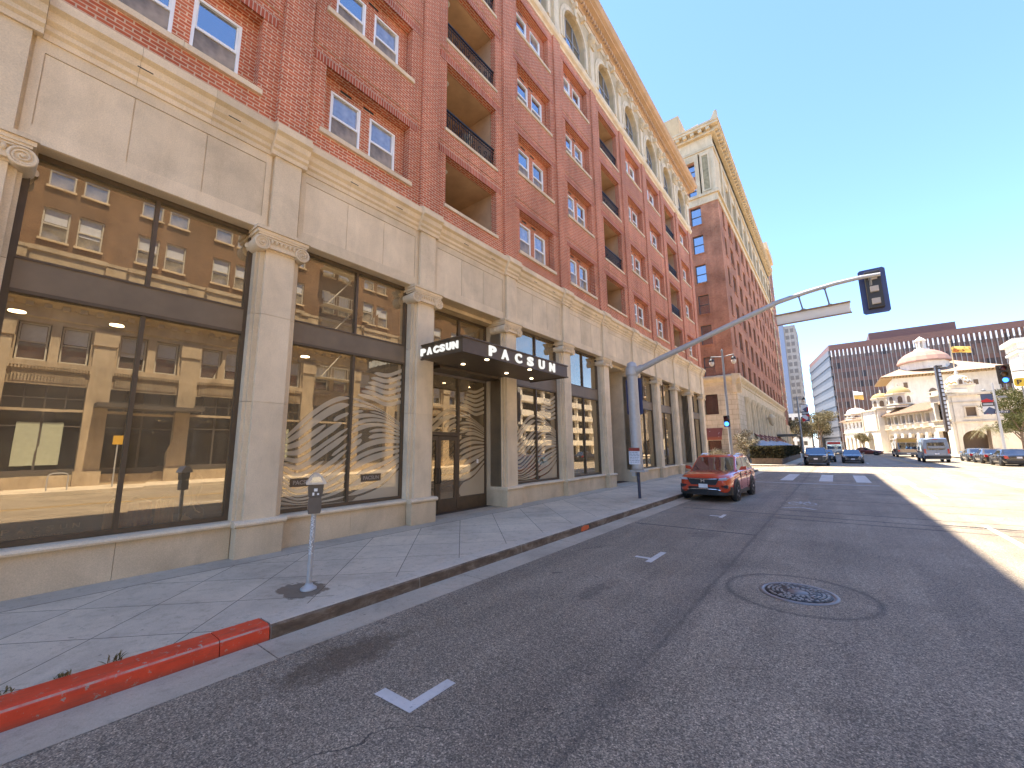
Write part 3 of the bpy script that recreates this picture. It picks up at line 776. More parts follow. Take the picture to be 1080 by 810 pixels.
# ---- shopfronts
GX = -8.86
def frame_rect(mb, x, y0, y1, z0, z1, t, d=.09):
    mb.box(x-d, x, y0, y0+t, z0, z1); mb.box(x-d, x, y1-t, y1, z0, z1); mb.box(x-d, x, y0+t, y1-t, z0, z0+t); mb.box(x-d, x, y0+t, y1-t, z1-t, z1)
for k in range(K0, K1+1):
    c = cB(k); a, bb = cP(k-1)+.41, cP(k)-.41
    if k in (3, 6, 9): continue
    w3 = (bb-a)/2
    base = MB(); sill = MB()
    for j in range(2): base.box(-9.0, -8.62, a+j*w3+.003, a+(j+1)*w3-.003, .10, .686)
    base.build('bulkhead', M['stone_base'], bldg)
    sill.prism([(-9.0,.688),(-8.60,.688),(-8.555,.70),(-8.545,.73),(-8.56,.762),(-8.61,.775),(-9.0,.785)], 'y', a, bb); sill.build('shop_sill', M['stone'], bldg)
    fr = MB(); frame_rect(fr, GX+.06, a, bb, .785, 6.398, .075)
    fr.box(GX-.03, GX+.06, c-.028, c+.028, .86, 6.32)
    fr.box(GX-.05, GX+.075, a+.07, bb-.07, 4.30, 4.74, 1); fr.box(GX-.05, GX+.09, a+.07, bb-.07, 4.25, 4.30); fr.box(GX-.05, GX+.09, a+.07, bb-.07, 4.74, 4.775)
    f = fr.build('shop_window', [M['bronze'], M['bronze_panel']], bldg)
    for y0, y1 in ((a+.06, c-.02), (c+.02, bb-.06)):
        for z0, z1 in ((.84, 4.27), (4.76, 6.34)):
            g = MB(); t = random.uniform(-.003,.003); g.quad((GX+t,y0,z0), (GX,y1,z0), (GX+t,y1,z1), (GX,y0,z1)); g.build('glass', M['shop_glass'], f)
# recessed bays: stone reveals
for k in (3, 6, 9):
    c = cB(k); a, bb = cP(k-1)+.41, cP(k)-.41
    deep = -9.32 if k == 3 else -9.95
    r = MB(); r.box(deep, -9.1, a-.06, a, .1, 6.39); r.box(deep, -8.66, bb-.0, bb+.05, .1, 6.39); r.box(deep-.05, -8.95, a-.06, bb+.06, 6.28, 6.395)
    r.build('entrance_reveal', M['stone_base'] if k == 3 else M['stone'], bldg)
    # glazed screen, doors at its foot
    fr = MB(); x = deep+.02
    y0, y1 = a-.0, bb
    ym = y0+1.66 if k == 3 else c
    frame_rect(fr, x, y0, y1, .15, 6.28, .07)
    fr.box(x-.09, x+.01, y0+.07, y1-.07, 4.25, 4.75, 1); fr.box(x-.085, x, ym-.05, ym+.05, .2, 6.25); fr.box(x-.085, x+.004, y0+.07, ym-.05, 2.42, 2.52)
    fr.box(x-.085, x+.002, ym+.05, y1-.07, .2, .55)
    f = fr.build('entrance_screen', [M['bronze'], M['bronze_panel']], bldg)
    for q in ((y0+.05, ym-.03, 2.5, 4.27), (ym+.03, y1-.05, .52, 4.27), (y0+.05, ym-.03, 4.73, 6.24), (ym+.03, y1-.05, 4.73, 6.24)):
        g = MB(); g.quad((x-.045,q[0],q[2]), (x-.045,q[1],q[2]), (x-.045,q[1],q[3]), (x-.045,q[0],q[3])); g.build('glass', M['shop_glass'], f)
    dw = (ym-.05-y0-.07)/2
    for j in range(2):
        d0 = y0+.07+j*dw; dm = MB(); d1 = d0+dw
        dm.box(x-.06, x-.005, d0+.006, d0+.10, .17, 2.40); dm.box(x-.06, x-.005, d1-.10, d1-.006, .17, 2.40); dm.box(x-.06, x-.005, d0+.1, d1-.1, .17, .55); dm.box(x-.06, x-.005, d0+.1, d1-.1, 2.28, 2.40)
        do = dm.build('entrance_door', M['bronze'], bldg)
        g = MB(); g.quad((x-.03,d0+.09,.54), (x-.03,d1-.09,.54), (x-.03,d1-.09,2.29), (x-.03,d0+.09,2.29)); g.build('glass', M['door_glass'], do)
        hy = d1-.055 if j == 0 else d0+.055
        hb = MB(); hb.tube([(x-.01,hy,1.02),(x+.05,hy,1.04),(x+.06,hy,1.12),(x+.06,hy,1.36),(x+.05,hy,1.44),(x-.01,hy,1.46)], .014, 8); hb.build('handle', M['iron'], do)
    st = MB(); st.box(deep-.1, -8.62, a-.06, bb+.06, .12, .162); st.build('threshold', M['sidewalk'], bldg)
# number on the door glass and the accessibility plate
b = MB(); xx = -9.30
b.box(xx-.003, xx+.004, cB(3)+1.0, cB(3)+1.09, 1.55, 1.68); b.build('door_plate', M['white_letter'], bldg)
# the shop shell behind the glass
sh = MB(); sh.box(-16, -15.9, Y0+.35, Y1-.4, .15, 6.3); sh.box(-15.9, -9.0, Y0+.35, Y1-.4, 6.30, 6.38); sh.box(-15.9, -9.05, Y0+.35, Y1-.4, .10, .165)
for k in (2, 3, 5, 6, 8, 9): sh.box(-15.9, -9.05 if k not in (3,6,9,2,5,8) else -10.2, cP(k)-.08, cP(k)+.08, .16, 6.3)
sh.build('shop_interior', plain('dark brown shop walls', (.10,.07,.045), .9, 0, .3, 1.0, obj=False), bldg)
for k in range(K0, K1+1):
    if k in (6, 9): continue
    for dx, dy in ((-.9,-.8), (-.9,.7), (-2.2,0), (-2.4,-1.3)):
        b = MB(); b.lathe([(.11,0),(.11,-.02),(.0005,-.02)], (-9.1+dx, cB(k)+dy, 4.6 if k in (1,2,3) else 5.9), 12); b.build('ceiling_lamp', M['lamp_glow'], bldg)

# ---- vinyl wave graphic on the glass of the bays beside the entrance
def vinyl():
    m, nt = new_mat('frosted tan vinyl'); n = N(nt)
    d = n('ShaderNodeBsdfDiffuse'); d.inputs[0].default_value = (.52,.43,.30,1)
    g = n('ShaderNodeBsdfGlossy'); g.inputs[0].default_value = (.95,.82,.62,1); g.inputs['Roughness'].default_value = .03
    m2 = n('ShaderNodeMixShader'); m2.inputs[0].default_value = .13; n.link(d.outputs[0], m2.inputs[1]); n.link(g.outputs[0], m2.inputs[2])
    n.link(m2.outputs[0], n('ShaderNodeOutputMaterial').inputs[0]); return m
M['vinyl'] = vinyl()
def curve(pts, u):
    """smooth interpolation through (u, z) points"""
    for a in range(len(pts)-1):
        if u <= pts[a+1][0] or a == len(pts)-2:
            p0 = pts[max(a-1,0)]; p1 = pts[a]; p2 = pts[a+1]; p3 = pts[min(a+2,len(pts)-1)]
            t = (u-p1[0])/(p2[0]-p1[0]); h = p2[0]-p1[0]
            m1 = (p2[1]-p0[1])/(p2[0]-p0[0])*h; m2 = (p3[1]-p1[1])/(p3[0]-p1[0])*h
            return (2*t**3-3*t*t+1)*p1[1]+(t**3-2*t*t+t)*m1+(-2*t**3+3*t*t)*p2[1]+(t**3-t*t)*m2
BOT = [(0,.95),(.2,.90),(.5,.95),(.8,1.15),(1,1.55)]
MID = [(0,1.62),(.12,1.48),(.33,1.80),(.6,2.32),(.8,2.46),(1,2.36)]
TOP = [(0,2.35),(.2,3.02),(.42,3.36),(.7,3.14),(1,2.72)]
def fam(c, u):
    b_, m_, t_ = curve(BOT, u), curve(MID, u), curve(TOP, u)
    return b_*(1-c)*(1-2*c) + m_*4*c*(1-c) + t_*c*(2*c-1)
def ribbon(mb, x, y0, y1, lo, hi, u0, u1, zmin, zmax, W0, W1, n_=44):
    """strip between two curves; u runs 0..1 over W0..W1; kept inside y0..y1, zmin..zmax"""
    prev = None
    for i in range(n_+1):
        u = u0+(u1-u0)*i/n_; y = W0+(W1-W0)*u
        e = min(1, 6*min(i, n_-i)/n_)**.5                     # rounded ends
        a, b_ = lo(u), hi(u); mid = (a+b_)/2
        if u0 > .01 and i < n_/2 or u1 < .99 and i > n_/2: a, b_ = mid+(a-mid)*e, mid+(b_-mid)*e
        a, b_ = max(zmin, min(zmax, a)), max(zmin, min(zmax, b_))
        cur_ = (y, a, b_)
        if prev and y0-1e-6 <= prev[0] and y <= y1+1e-6 and (b_-a > .002 or prev[2]-prev[1] > .002):
            mb.quad((x,prev[0],prev[1]), (x,y,a), (x,y,b_), (x,prev[0],prev[2]))
        prev = cur_
def wave_graphic(x, W0, W1, panes, seed):
    random.seed(seed); K = 14; mb = MB(); jobs = []
    jobs.append((lambda u: .5, lambda u: curve(BOT, u)-.05, 0, 1))
    for i in range(K):
        ph = random.uniform(0, 6.28); g0 = random.uniform(.30, .42)
        def mk(q, s_): return lambda u: fam(min(1, (i_+q+s_*.12*math.sin(u*4.5+ph_))/K), u)
        i_, ph_ = i, ph
        lo = (lambda i_, ph_: lambda u: fam(i_/K, u))(i, ph)
        hi = (lambda i_, ph_, g_: lambda u: fam(min(1, (i_+1-g_-.16*math.sin(u*4.2+ph_))/K), u))(i, ph, g0)
        if i % 4 == 2:
            s_ = random.uniform(.35, .65); jobs += [(lo, hi, 0, s_-.03), (lo, hi, s_+.03, 1)]
        elif i % 4 == 3 and i > 6: jobs += [(lo, hi, .0, .30), (lo, hi, .36, .62), (lo, hi, .68, 1)]
        else: jobs.append((lo, hi, 0, 1))
    for q in range(6):                                        # second swell, upper corner
        c0 = q/6
        A_ = (lambda c0: lambda u: curve([(.5,3.3+.5*c0),(.7,3.22+.75*c0),(.85,3.10+.9*c0),(1,3.2+1.0*c0)], u))(c0)
        B_ = (lambda c0: lambda u: curve([(.5,3.3+.5*c0),(.7,3.22+.75*c0),(.85,3.10+.9*c0),(1,3.2+1.0*c0)], u)+.10)(c0)
        jobs.append((A_, B_, .56+.03*q, 1))
    for y0, y1, z0, z1 in panes:
        b = MB()
        b.quad((x-.001,y0,z0),(x-.001,y1,z0),(x-.001,y1,z0+.012),(x-.001,y0,z0+.012)); b.quad((x-.001,y0,z0),(x-.001,y0+.01,z0),(x-.001,y0+.01,z1),(x-.001,y0,z1))
        for lo, hi, u0, u1 in jobs:
            a = max(u0, (y0-W0)/(W1-W0)); c_ = min(u1, (y1-W0)/(W1-W0))
            if c_ > a+.01: 
                ribbon(b, x, y0, y1, lo, hi, a if a == u0 else a, c_, z0, z1, W0, W1)
        if b.v: b.build('window_graphic', M['vinyl'], bldg)
for k in (2, 4):
    c = cB(k); a, bb = cP(k-1)+.41, cP(k)-.41
    wave_graphic(GX+.008, a+.08, bb-.08, [(a+.08, c-.03, .86, 4.24), (c+.03, bb-.08, .86, 4.24)], k)
c = cB(3); a, bb = cP(2)+.41, cP(3)-.41; x = -9.32+.02-.035
dw = (a+1.66-.05-a-.07)/2
wave_graphic(x, a+.08, bb-.08, [(a+.08, a+1.60, 2.53, 4.24), (a+1.72, bb-.08, .56, 4.24)] + [(a+.07+j*dw+.1, a+.07+(j+1)*dw-.1, .56, 2.27) for j in range(2)], 9)
x = -9.32+.02-.02
M['tan_letter'] = plain('tan letters', (.42,.35,.27), .6)
# shop name on small dark tabs in the graphic
for y, z in ((cB(2)-.98, 1.36), (cB(2)+.62, 1.36)):
    tb = MB(); tb.box(GX+.010, GX+.014, y-.27, y+.27, z-.085, z+.085); to = tb.build('window_tab', M['bronze'], bldg)
    tx = MB(); tx.mesh(text_mesh('PACSUN', .01), text_M((GX+.0145,y,z), .42, .085, '+x', .002)); tx.build('tab_lettering', M['tan_letter'], to)

# ---- entrance canopy
cp = MB(); ya, yb, xf, z0, z1 = 6.80, 11.80, -6.80, 4.33, 4.745
cp.box(-8.36, xf-.03, ya+.03, yb-.03, z0+.03, z1-.03)
for q in ((z0, z0+.035), (z1-.035, z1)):
    cp.box(-8.36, xf, ya, ya+.05, *q); cp.box(-8.36, xf, yb-.05, yb, *q); cp.box(xf-.05, xf, ya+.05, yb-.05, *q)
cp.box(-8.9, -8.36, cP(2)+.42, cP(3)-.42, z0+.05, z1-.05); cp.box(-9.2, -8.6, 7.7, 10.4, 4.30, 4.38)
canopy = cp.build('entrance_canopy', M['bronze'], bldg)
for ch, y in zip('PACSUN', (7.92, 8.44, 9.04, 9.62, 10.22, 10.81)):
    b = MB(); wd = .30 if ch not in 'P' else .28
    b.mesh(text_mesh(ch, .035), text_M((xf-.02, y, 4.535), wd, .275, '+x', .03)); b.build('letter', M['sign_letter'], canopy)
for ch, x in zip('PACSUN', (-8.27, -8.02, -7.77, -7.54, -7.30, -7.07)):
    b = MB(); b.mesh(text_mesh(ch, .06), text_M((x, ya+.025, 4.535), .19, .19, '-y', .03)); b.build('letter', M['sign_letter'], canopy)
for x, y in ((-7.95, 7.97), (-7.07, 7.98), (-7.91, 9.86), (-7.02, 9.87), (-7.9, 11.2)):
    b = MB(); b.lathe([(.055,.004),(.055,-.008),(.0005,-.008)], (x, y, z0+.026), 14); b.build('downlight', M['lamp_glow'], canopy)

# ---- arched top storey, frieze and roof cornice
top = MB(); Z0, ZS, RR, ZT = 21.86, 23.42, 1.12, 25.35
for k in range(K0, K1+1):
    c = cB(k); a, bb = cP(k-1), cP(k)
    if k == K1: bb = Y1
    if k == K0: a = Y0
    top.box(-8.95, WF+.02, a, c-RR, Z0, ZT); top.box(-8.95, WF+.02, c+RR, bb, Z0, ZT)
    n_ = 18
    for i in range(n_):
        t0, t1 = math.pi*(1-i/n_), math.pi*(1-(i+1)/n_)
        ya_, za_, yb_, zb_ = c+RR*math.cos(t0), ZS+RR*math.sin(t0), c+RR*math.cos(t1), ZS+RR*math.sin(t1)
        top.prism([(ya_,za_),(yb_,zb_),(yb_,ZT),(ya_,ZT)], 'x', -8.95, WF+.02)
    top.box(-8.95, WF+.05, c-RR, c+RR, Z0, 22.25)
top.build('arcade_wall', M['terracotta'], bldg)
for k in range(K0, K1+1):
    sur = MB(); c = cB(k); n_ = 20
    for ro, ri, pr_ in ((RR+.30, RR+.13, .06), (RR+.13, RR, .10)):
        for i in range(n_):
            t0, t1 = math.pi*i/n_, math.pi*(i+1)/n_
            P = lambda r, t: (c+r*math.cos(t), ZS+r*math.sin(t))
            sur.prism([P(ri,t0),P(ro,t0),P(ro,t1),P(ri,t1)], 'x', WF+.02, WF+.02+pr_)
        for s in (-1, 1):
            sur.box(WF+.02, WF+.02+pr_, c+s*ri, c+s*ro, 22.25, ZS)
    sur.prism([(c-.10,ZS+RR-.05),(c+.10,ZS+RR-.05),(c+.16,ZS+RR+.42),(c-.16,ZS+RR+.42)], 'x', WF, WF+.20)
    sur.build('arch_surround', M['stone'], bldg)
    for s in (-.9, 0, .9): sur = MB(); sur.box(WF, WF+.30, c+s-.07, c+s+.07, 25.05, 25.34); sur.build('corbel', M['stone'], bldg)
for k in range(K0-1, K1+1):
    y = cP(k); y1 = y+.2 if k < K1 else Y1+.02
    b = MB(); b.box(WF, WF+.12, y-.2, y1, Z0+.05, 24.2); b.box(WF, WF+.17, y-.26, y1+.06, Z0+.02, 22.2)
    b.build('arcade_pilaster', M['stone'], bldg)
    b = MB(); b.prism([(y-.2,24.2),(y1,24.2),(y1+.1,24.55),(y-.3,24.55)], 'x', WF, WF+.2); b.lathe([(.05,-.1),(.17,0),(.19,.2),(.1,.36),(.02,.42)], (WF+.2,y,24.62), 12); b.box(WF, WF+.22, y-.16, y+.16, 24.55, 25.1); b.ring((WF+.2,y-.12,24.45), .08, .03, 'x', 12, 6); b.ring((WF+.2,y+.12,24.45), .08, .03, 'x', 12, 6)
    b.build('arcade_capital', M['terracotta'], bldg)
for k in range(K0, K1+1):
    c = cB(k); f = MB(); x = -8.80
    frame_rect(f, x, c-RR+.0, c-RR+.06, 22.25, ZS, .02)
    for yy in (-RR+.03, -.37, .37, RR-.03): f.box(x-.06, x, c+yy-.03, c+yy+.03, 22.25, ZS+math.sqrt(max(0, RR*RR-yy*yy))-.02)
    f.box(x-.055, x-.004, c-RR, c+RR, 22.25, 22.32); f.box(x-.055, x-.004, c-RR, c+RR, ZS-.03, ZS+.03)
    n_ = 18
    for i in range(n_):
        t0, t1 = math.pi*i/n_, math.pi*(i+1)/n_; P = lambda r, t: (c+r*math.cos(t), ZS+r*math.sin(t))
        f.prism([P(RR-.08,t0),P(RR,t0),P(RR,t1),P(RR-.08,t1)], 'x', x-.06, x)
    o = f.build('arched_window', plain('grey window frame', (.33,.33,.34), .5) if k == K0 else bpy.data.materials['grey window frame'], bldg)
    g = MB(); g.prism([(c-RR,22.25),(c+RR,22.25)] + [(c+RR*math.cos(math.pi*i/n_), ZS+RR*math.sin(math.pi*i/n_)) for i in range(n_+1)], 'x', x-.045, x-.035); g.build('pane', M['pane'], o)
band = MB()
cornice(band, [(-.1,21.42),(.03,21.42),(.05,21.52),(.16,21.58),(.22,21.70),(.22,21.80),(.10,21.88),(-.1,21.9)], WF, Y0, Y1+.22)
cornice(band, [(-.3,25.34),(.06,25.34),(.10,25.46),(.10,25.58),(-.3,25.58)], WF, Y0, Y1+.1)
band.build('string_course', M['stone'], bldg)
rc = MB()
cornice(rc, [(-.3,25.58),(.14,25.58),(.16,25.72),(.26,25.76),(.26,25.86),(-.3,25.86)], WF, Y0, Y1+.26)
cornice(rc, [(-.3,25.98),(.30,25.98),(.62,26.02),(.62,26.12),(.78,26.18),(.90,26.34),(.90,26.46),(-.3,26.62)], WF, Y0, Y1+.90)
y = Y0
while y < Y1+.2: rc.box(WF+.26, WF+.40, y, y+.13, 25.74, 25.98); y += .26
rc.box(WF-.3, WF+.24, Y0, Y1+.24, 25.86, 25.98)
for x in [WF-.5-i*.26 for i in range(80)]: rc.box(x, x+.13, Y1+.2, Y1+.36, 25.74, 25.98)
rc.box(-30, WF-.3, Y1-.4, Y1+.24, 25.0, 25.98); rc.box(-30, WF-.3, Y1-.4, Y1+.85, 26.0, 26.5)
rc.build('roof_cornice', plain('terracotta cornice', (.56,.36,.21), .8, 0, .15, 1.5, obj=False), bldg)
b = MB(); b.box(-30, WF-.3, Y0, Y1-.4, 25.0, 25.6); b.build('roof', plain('grey roof felt', (.25,.24,.22), .95), bldg)
# ------------------------------------------------------------------ simple double window with two materials, copied along facades
def city_window(w, h, face='x', frame=None, pane=None, bars=1, depth=.12, sill=None, out=.3):
    """origin at lower corner; outward normal +x ('x') or -y ('y') or -x ('n')"""
    b = MB(); t = .07
    if face == 'y': b.M = Matrix(((0,1,0,0),(-1,0,0,0),(0,0,1,0),(0,0,0,1)))
    if face == 'n': b.M = Matrix(((-1,0,0,0),(0,-1,0,0),(0,0,1,0),(0,0,0,1))) @ Matrix.Translation((0,-w,0))
    if face == 'y': pass
    b.box(-depth, 0, 0, t, 0, h); b.box(-depth, 0, w-t, w, 0, h); b.box(-depth, 0, t, w-t, 0, t); b.box(-depth, 0, t, w-t, h-t, h)
    b.box(-depth, -.02, t, w-t, h*.5-.04, h*.5+.04)
    for i in range(1, bars): b.box(-depth, -.02, w*i/bars-.04, w*i/bars+.04, t, h-t)
    b.box(-depth+.01, -depth+.03, t, w-t, t, h-t, 1)
    if sill: b.box(-.01, out, -.08, w+.08, -.12, -.003, 2)
    return b.build('window', [frame, pane, sill] if sill else [frame, pane])
def put(o, first, loc, parent):
    if not first: o = copy_tree(o)
    o.parent = parent; o.matrix_parent_inverse = WORLD[parent.name].inverted(); o.location = loc
    return o
M['frame_dark'] = plain('dark painted frame', (.10,.085,.07), .5)
M['frame_cream'] = plain('cream painted frame', (.55,.50,.40), .5)

# ------------------------------------------------------------------ brick office block with cream base, across the cross street
X2, YA, YB = -8.0, 51.0, 106.0
blk = thing('office_building', 'tall brick office block with cream terracotta base, colonnade and broken roof edge', 'building', (-18, 84, 0))
w = MB(); fl = [12.35, 16.2, 19.95, 23.8, 27.6, 31.3]
fr_y = [(53.2, 54.35)] + [(56.6+4.65*i, 58.75+4.65*i) for i in range(11)]
hs = [(a, c, t-2.35, t) for a, c in fr_y for t in fl]
wall_cells(w, X2-.5, X2, YA+.5, YB, 10.0, 31.2 if False else 31.45, hs)
# side face towards the cross street
def wall_cells_y(mb, y0, y1, x0, x1, z0, z1, holes, m=0):
    zs = sorted({z0, z1} | {h[2] for h in holes} | {h[3] for h in holes}); zs = [z for z in zs if z0 <= z <= z1]
    for a, b_ in zip(zs[:-1], zs[1:]):
        hh = sorted([h for h in holes if h[2] <= a+1e-6 and h[3] >= b_-1e-6]); x = x0
        for h in hh:
            if h[0] > x: mb.box(x, h[0], y0, y1, a, b_, m)
            x = h[1]
        if x < x1: mb.box(x, x1, y0, y1, a, b_, m)
sd_x = [(-11.15, -9.95), (-15.8, -13.6), (-20.5, -18.3), (-25.0, -22.8)]
wall_cells_y(w, YA, YA+.5, -30, X2, 10.0, 31.45, [(a, c, t-2.35, t) for a, c in sd_x for t in fl])
w.box(-29.5, X2-1.5, YB-.5, YB, 0, 40)
w.build('brick_wall', M['brick_old'], blk)
core = MB(); core.box(-29.5, X2-.62, YA+.62, YB-.5, .2, 31.4); core.box(-29.5, X2-1.2, YA+1.2, YB-.5, 31.4, 39.5); core.build('dark_core', M['dark_void'], blk)
wx = city_window(2.15, 2.35, 'x', M['frame_dark'], M['pane_dark'], 2, sill=M['brick_old']); wn = city_window(1.15, 2.35, 'x', M['frame_dark'], M['pane_dark'], sill=M['brick_old'])
wy = city_window(1.20, 2.35, 'y', M['frame_dark'], M['pane'], sill=M['brick_old'])
f1 = f2 = f3 = True
for t in fl:
    for i, (a, c) in enumerate(fr_y):
        if i == 0: put(wn, f1, (X2-.22, a, t-2.35), blk); f1 = False
        else: put(wx, f2, (X2-.22, a, t-2.35), blk); f2 = False
    put(wy, f3, (-11.15, YA+.2, t-2.35), blk); f3 = False
    if t: pass
wz = city_window(2.2, 2.35, 'y', M['frame_dark'], M['pane'], 2, sill=M['brick_old']); f3 = True
for t in fl:
    for a, c in sd_x[1:]: put(wz, f3, (a, YA+.2, t-2.35), blk); f3 = False
# cream base: piers, engaged columns and entablature
bs = MB()
bs.box(X2-.9, X2+.05, YA-.05, 55.4, .15, 7.9); bs.box(-30, -9.85, YA-.05, YA+.5, .15, 2.6) if False else None
wall_cells_y(bs, YA-.05, YA+.5, -30, X2-.9, .15, 8.0, [(-11.4,-10.0,.15,2.65), (-11.42,-9.98,5.6,7.9)] + [(a-.6,c+.6,.5,7.7) for a, c in sd_x[1:]])
bs.box(X2-.9, X2, 104.4, YB, .15, 7.9); bs.box(X2-.9, X2-.45, 55.4, 104.4, .15, 1.0)
bs.box(-30, X2, YA, YB, 7.95, 10.0)
bs.build('terracotta_base', M['terracotta_block'], blk)
c_ = MB()
prof2 = [(-.3,7.9),(.05,7.9),(.07,8.3),(.02,8.32),(.02,8.95),(.10,9.0),(.14,9.25),(.34,9.45),(.50,9.62),(.52,9.85),(.2,10.02),(-.3,10.05)]
c_.prism([(X2+p, z) for p, z in prof2], 'y', YA-.5, YB)
c_.prism([(YA-p, z) for p, z in prof2], 'x', -30, X2+.5-.002)
c_.build('base_cornice', M['terracotta'], blk)
for i in range(14):
    y = 56.9+4.55*i*.985
    if y > 103: break
    b = MB()
    for dy in (-.9, .9):
        b.lathe([(.50,1.0),(.50,1.15),(.42,1.25),(.42,2.6),(.36,7.1),(.46,7.35),(.52,7.5),(.52,7.9)], (X2-.12, y+dy+.6, 0), 14)
    b.box(X2-.5, X2-.15, y-.2, y+1.4, 1.0, 7.9)
    b.build('engaged_column', M['terracotta'], blk)
for i in range(10):
    y = 55.9+4.5*i; b = MB(); b.box(X2-.85, X2-.7, y+.0, y+1.5, 1.0, 7.9); b.build('lobby_window', M['pane_dark'], blk)
b = MB(); b.box(-11.45, -9.95, YA+.25, YA+.3, 5.55, 7.95); b.build('lobby_window', M['pane_dark'], blk)
b = MB(); b.box(-11.45, -9.95, YA+.25, YA+.3, .15, 2.7); b.build('lobby_window', M['pane_dark'], blk)
def awning_mat():
    m, nt = new_mat('red scattered awning cloth'); n = N(nt)
    v = n('ShaderNodeTexVoronoi'); v.inputs['Scale'].default_value = 3.2; n.link(n.pos(), v.inputs['Vector'])
    n.out(n.mix(n.math('LESS_THAN', v.outputs['Distance'], .13), (.24,.07,.04), (.62,.5,.4)), .9); return m
b = MB(); b.prism([(YA-.06,4.05),(YA-.95,3.05),(YA-.95,2.7),(YA-.90,2.7),(YA-.90,3.0),(YA-.06,3.95)], 'x', -11.5, -9.75); b.build('awning', awning_mat(), blk)
for i in range(7):
    y = 60.2+4.48*i; b = MB(); b.prism([(X2+.05,3.6),(X2+1.2,2.7),(X2+1.2,2.45),(X2+1.15,2.45),(X2+1.15,2.68),(X2+.05,3.5)], 'y', y, y+1.7); b.build('awning', plain('faded red awning', (.33,.10,.07), .9) if i == 0 else bpy.data.materials['faded red awning'], blk)
b = MB(); b.box(X2, X2+3.2, 84, 92, 3.6, 3.9); b.build('entrance_canopy', M['frame_dark'], blk)
b = MB(); b.cyl((X2, 72, 6.0), (X2+1.0, 72, 6.0), .06); b.lathe([(.05,-1.3),(.35,-1.0),(.5,-.2),(.55,0),(.3,.25),(.1,.5)], (X2+1.0, 72, 6.2), 12); b.build('wall_lantern', M['terracotta'], blk)
# upper cream band, colonnade storey and roof cornice
u = MB()
for p0, z0, z1 in ((.10, 31.45, 31.75), (.06, 31.75, 32.4), (.28, 32.4, 32.75)):
    u.box(-30, X2+p0, YA-p0, YA+.5, z0, z1); u.box(X2-.5, X2+p0, YA+.5, YB, z0, z1)
u.box(-30, X2, YA, YA+.5, 38.3, 40.3); u.box(X2-.5, X2, YA+.5, YB, 38.3, 40.3)
u.box(-30, X2+.12, YA-.12, YA, 38.5, 38.8); u.box(X2, X2+.12, YA-.0, YB, 38.5, 38.8)
for p0, z0, z1 in ((.45, 40.3, 40.55), (.95, 40.95, 41.25), (1.05, 41.25, 41.5)):
    u.box(-30, X2+p0, YA-p0, YA+.5, z0, z1); u.box(X2-.5, X2+p0, YA+.5, YB, z0, z1)
u.box(-30, X2+.3, YA-.3, YA+.5, 40.55, 40.95); u.box(X2-.5, X2+.3, YA+.5, YB, 40.55, 40.95)
y = YA-.3
while y < YB: u.box(X2+.3, X2+.85, y, y+.42, 40.55, 40.93); y += .9
x = X2
while x > -30: u.box(x-.42, x, YA-.85, YA-.3, 40.55, 40.93); x -= .9
u.box(X2-.3, X2+.2, 54.6, 55.5, 32.75, 38.3)
u.build('roof_cornice', M['terracotta'], blk)
cn_ = MB()
cn_.box(-9.6, X2, YA, YA+.5, 32.75, 38.3); cn_.box(X2-.5, X2, YA+.5, 54.6, 32.75, 38.3)
for q in ((-9.45,-9.30),(-8.65,-8.50)): cn_.box(*q, YA-.1, YA, 33.0, 38.1)
cn_.box(-9.3,-8.65, YA-.1, YA, 33.0, 33.2); cn_.box(-9.3,-8.65, YA-.1, YA, 37.8, 38.1)
cn_.box(-12.6, -12.0, YA-.1, YA+.4, 32.75, 38.3); cn_.box(-10.2, -9.75, YA-.1, YA+.4, 32.75, 38.3); cn_.box(-12.0, -10.2, YA-.06, YA+.4, 37.5, 38.3)
cn_.build('corner_pier', M['terracotta'], blk)
b = MB(); b.box(-9.28, -8.67, YA-.03, YA-.01, 33.2, 37.8); b.build('relief_panel', plain('weathered relief panel', (.30,.24,.13), .9, 0, .4, 3, obj=False), blk)
b = MB(); wall_cells_y(b, YA+.2, YA+.6, -30, -10.2, 32.75, 38.3, [(-11.15,-9.95-.25,32.9,34.6),(-11.15,-10.2,35.6,37.3)] + [(a,c_x,z,z+1.9) for a, c_x in sd_x[1:] for z in (32.9,35.5)])
b.build('brick_infill', M['brick_old'], blk)
for z in (32.9, 35.6): put(city_window(.95, 1.7, 'y', M['frame_dark'], M['pane']), True, (-11.15, YA+.35, z), blk)
for i in range(11):
    y = 56.0+4.65*i
    b = MB(); b.box(X2-.5, X2+.08, y-.35, y+.35, 32.75, 38.3); b.box(X2-.5, X2-.05, y+1.75, y+2.2, 32.75, 38.3); b.box(X2-.5, X2-.08, y+.35, y+1.75, 37.3, 38.3); b.box(X2-.5, X2-.08, y+2.2, y+4.3, 37.3, 38.3)
    b.build('colonnade_pier', M['terracotta'], blk)
for i in range(10):
    y = 56.4+4.65*i; b = MB(); b.box(X2-.55, X2-.50, y, y+4.0, 32.8, 37.3); b.build('colonnade_window', M['pane_dark'], blk)
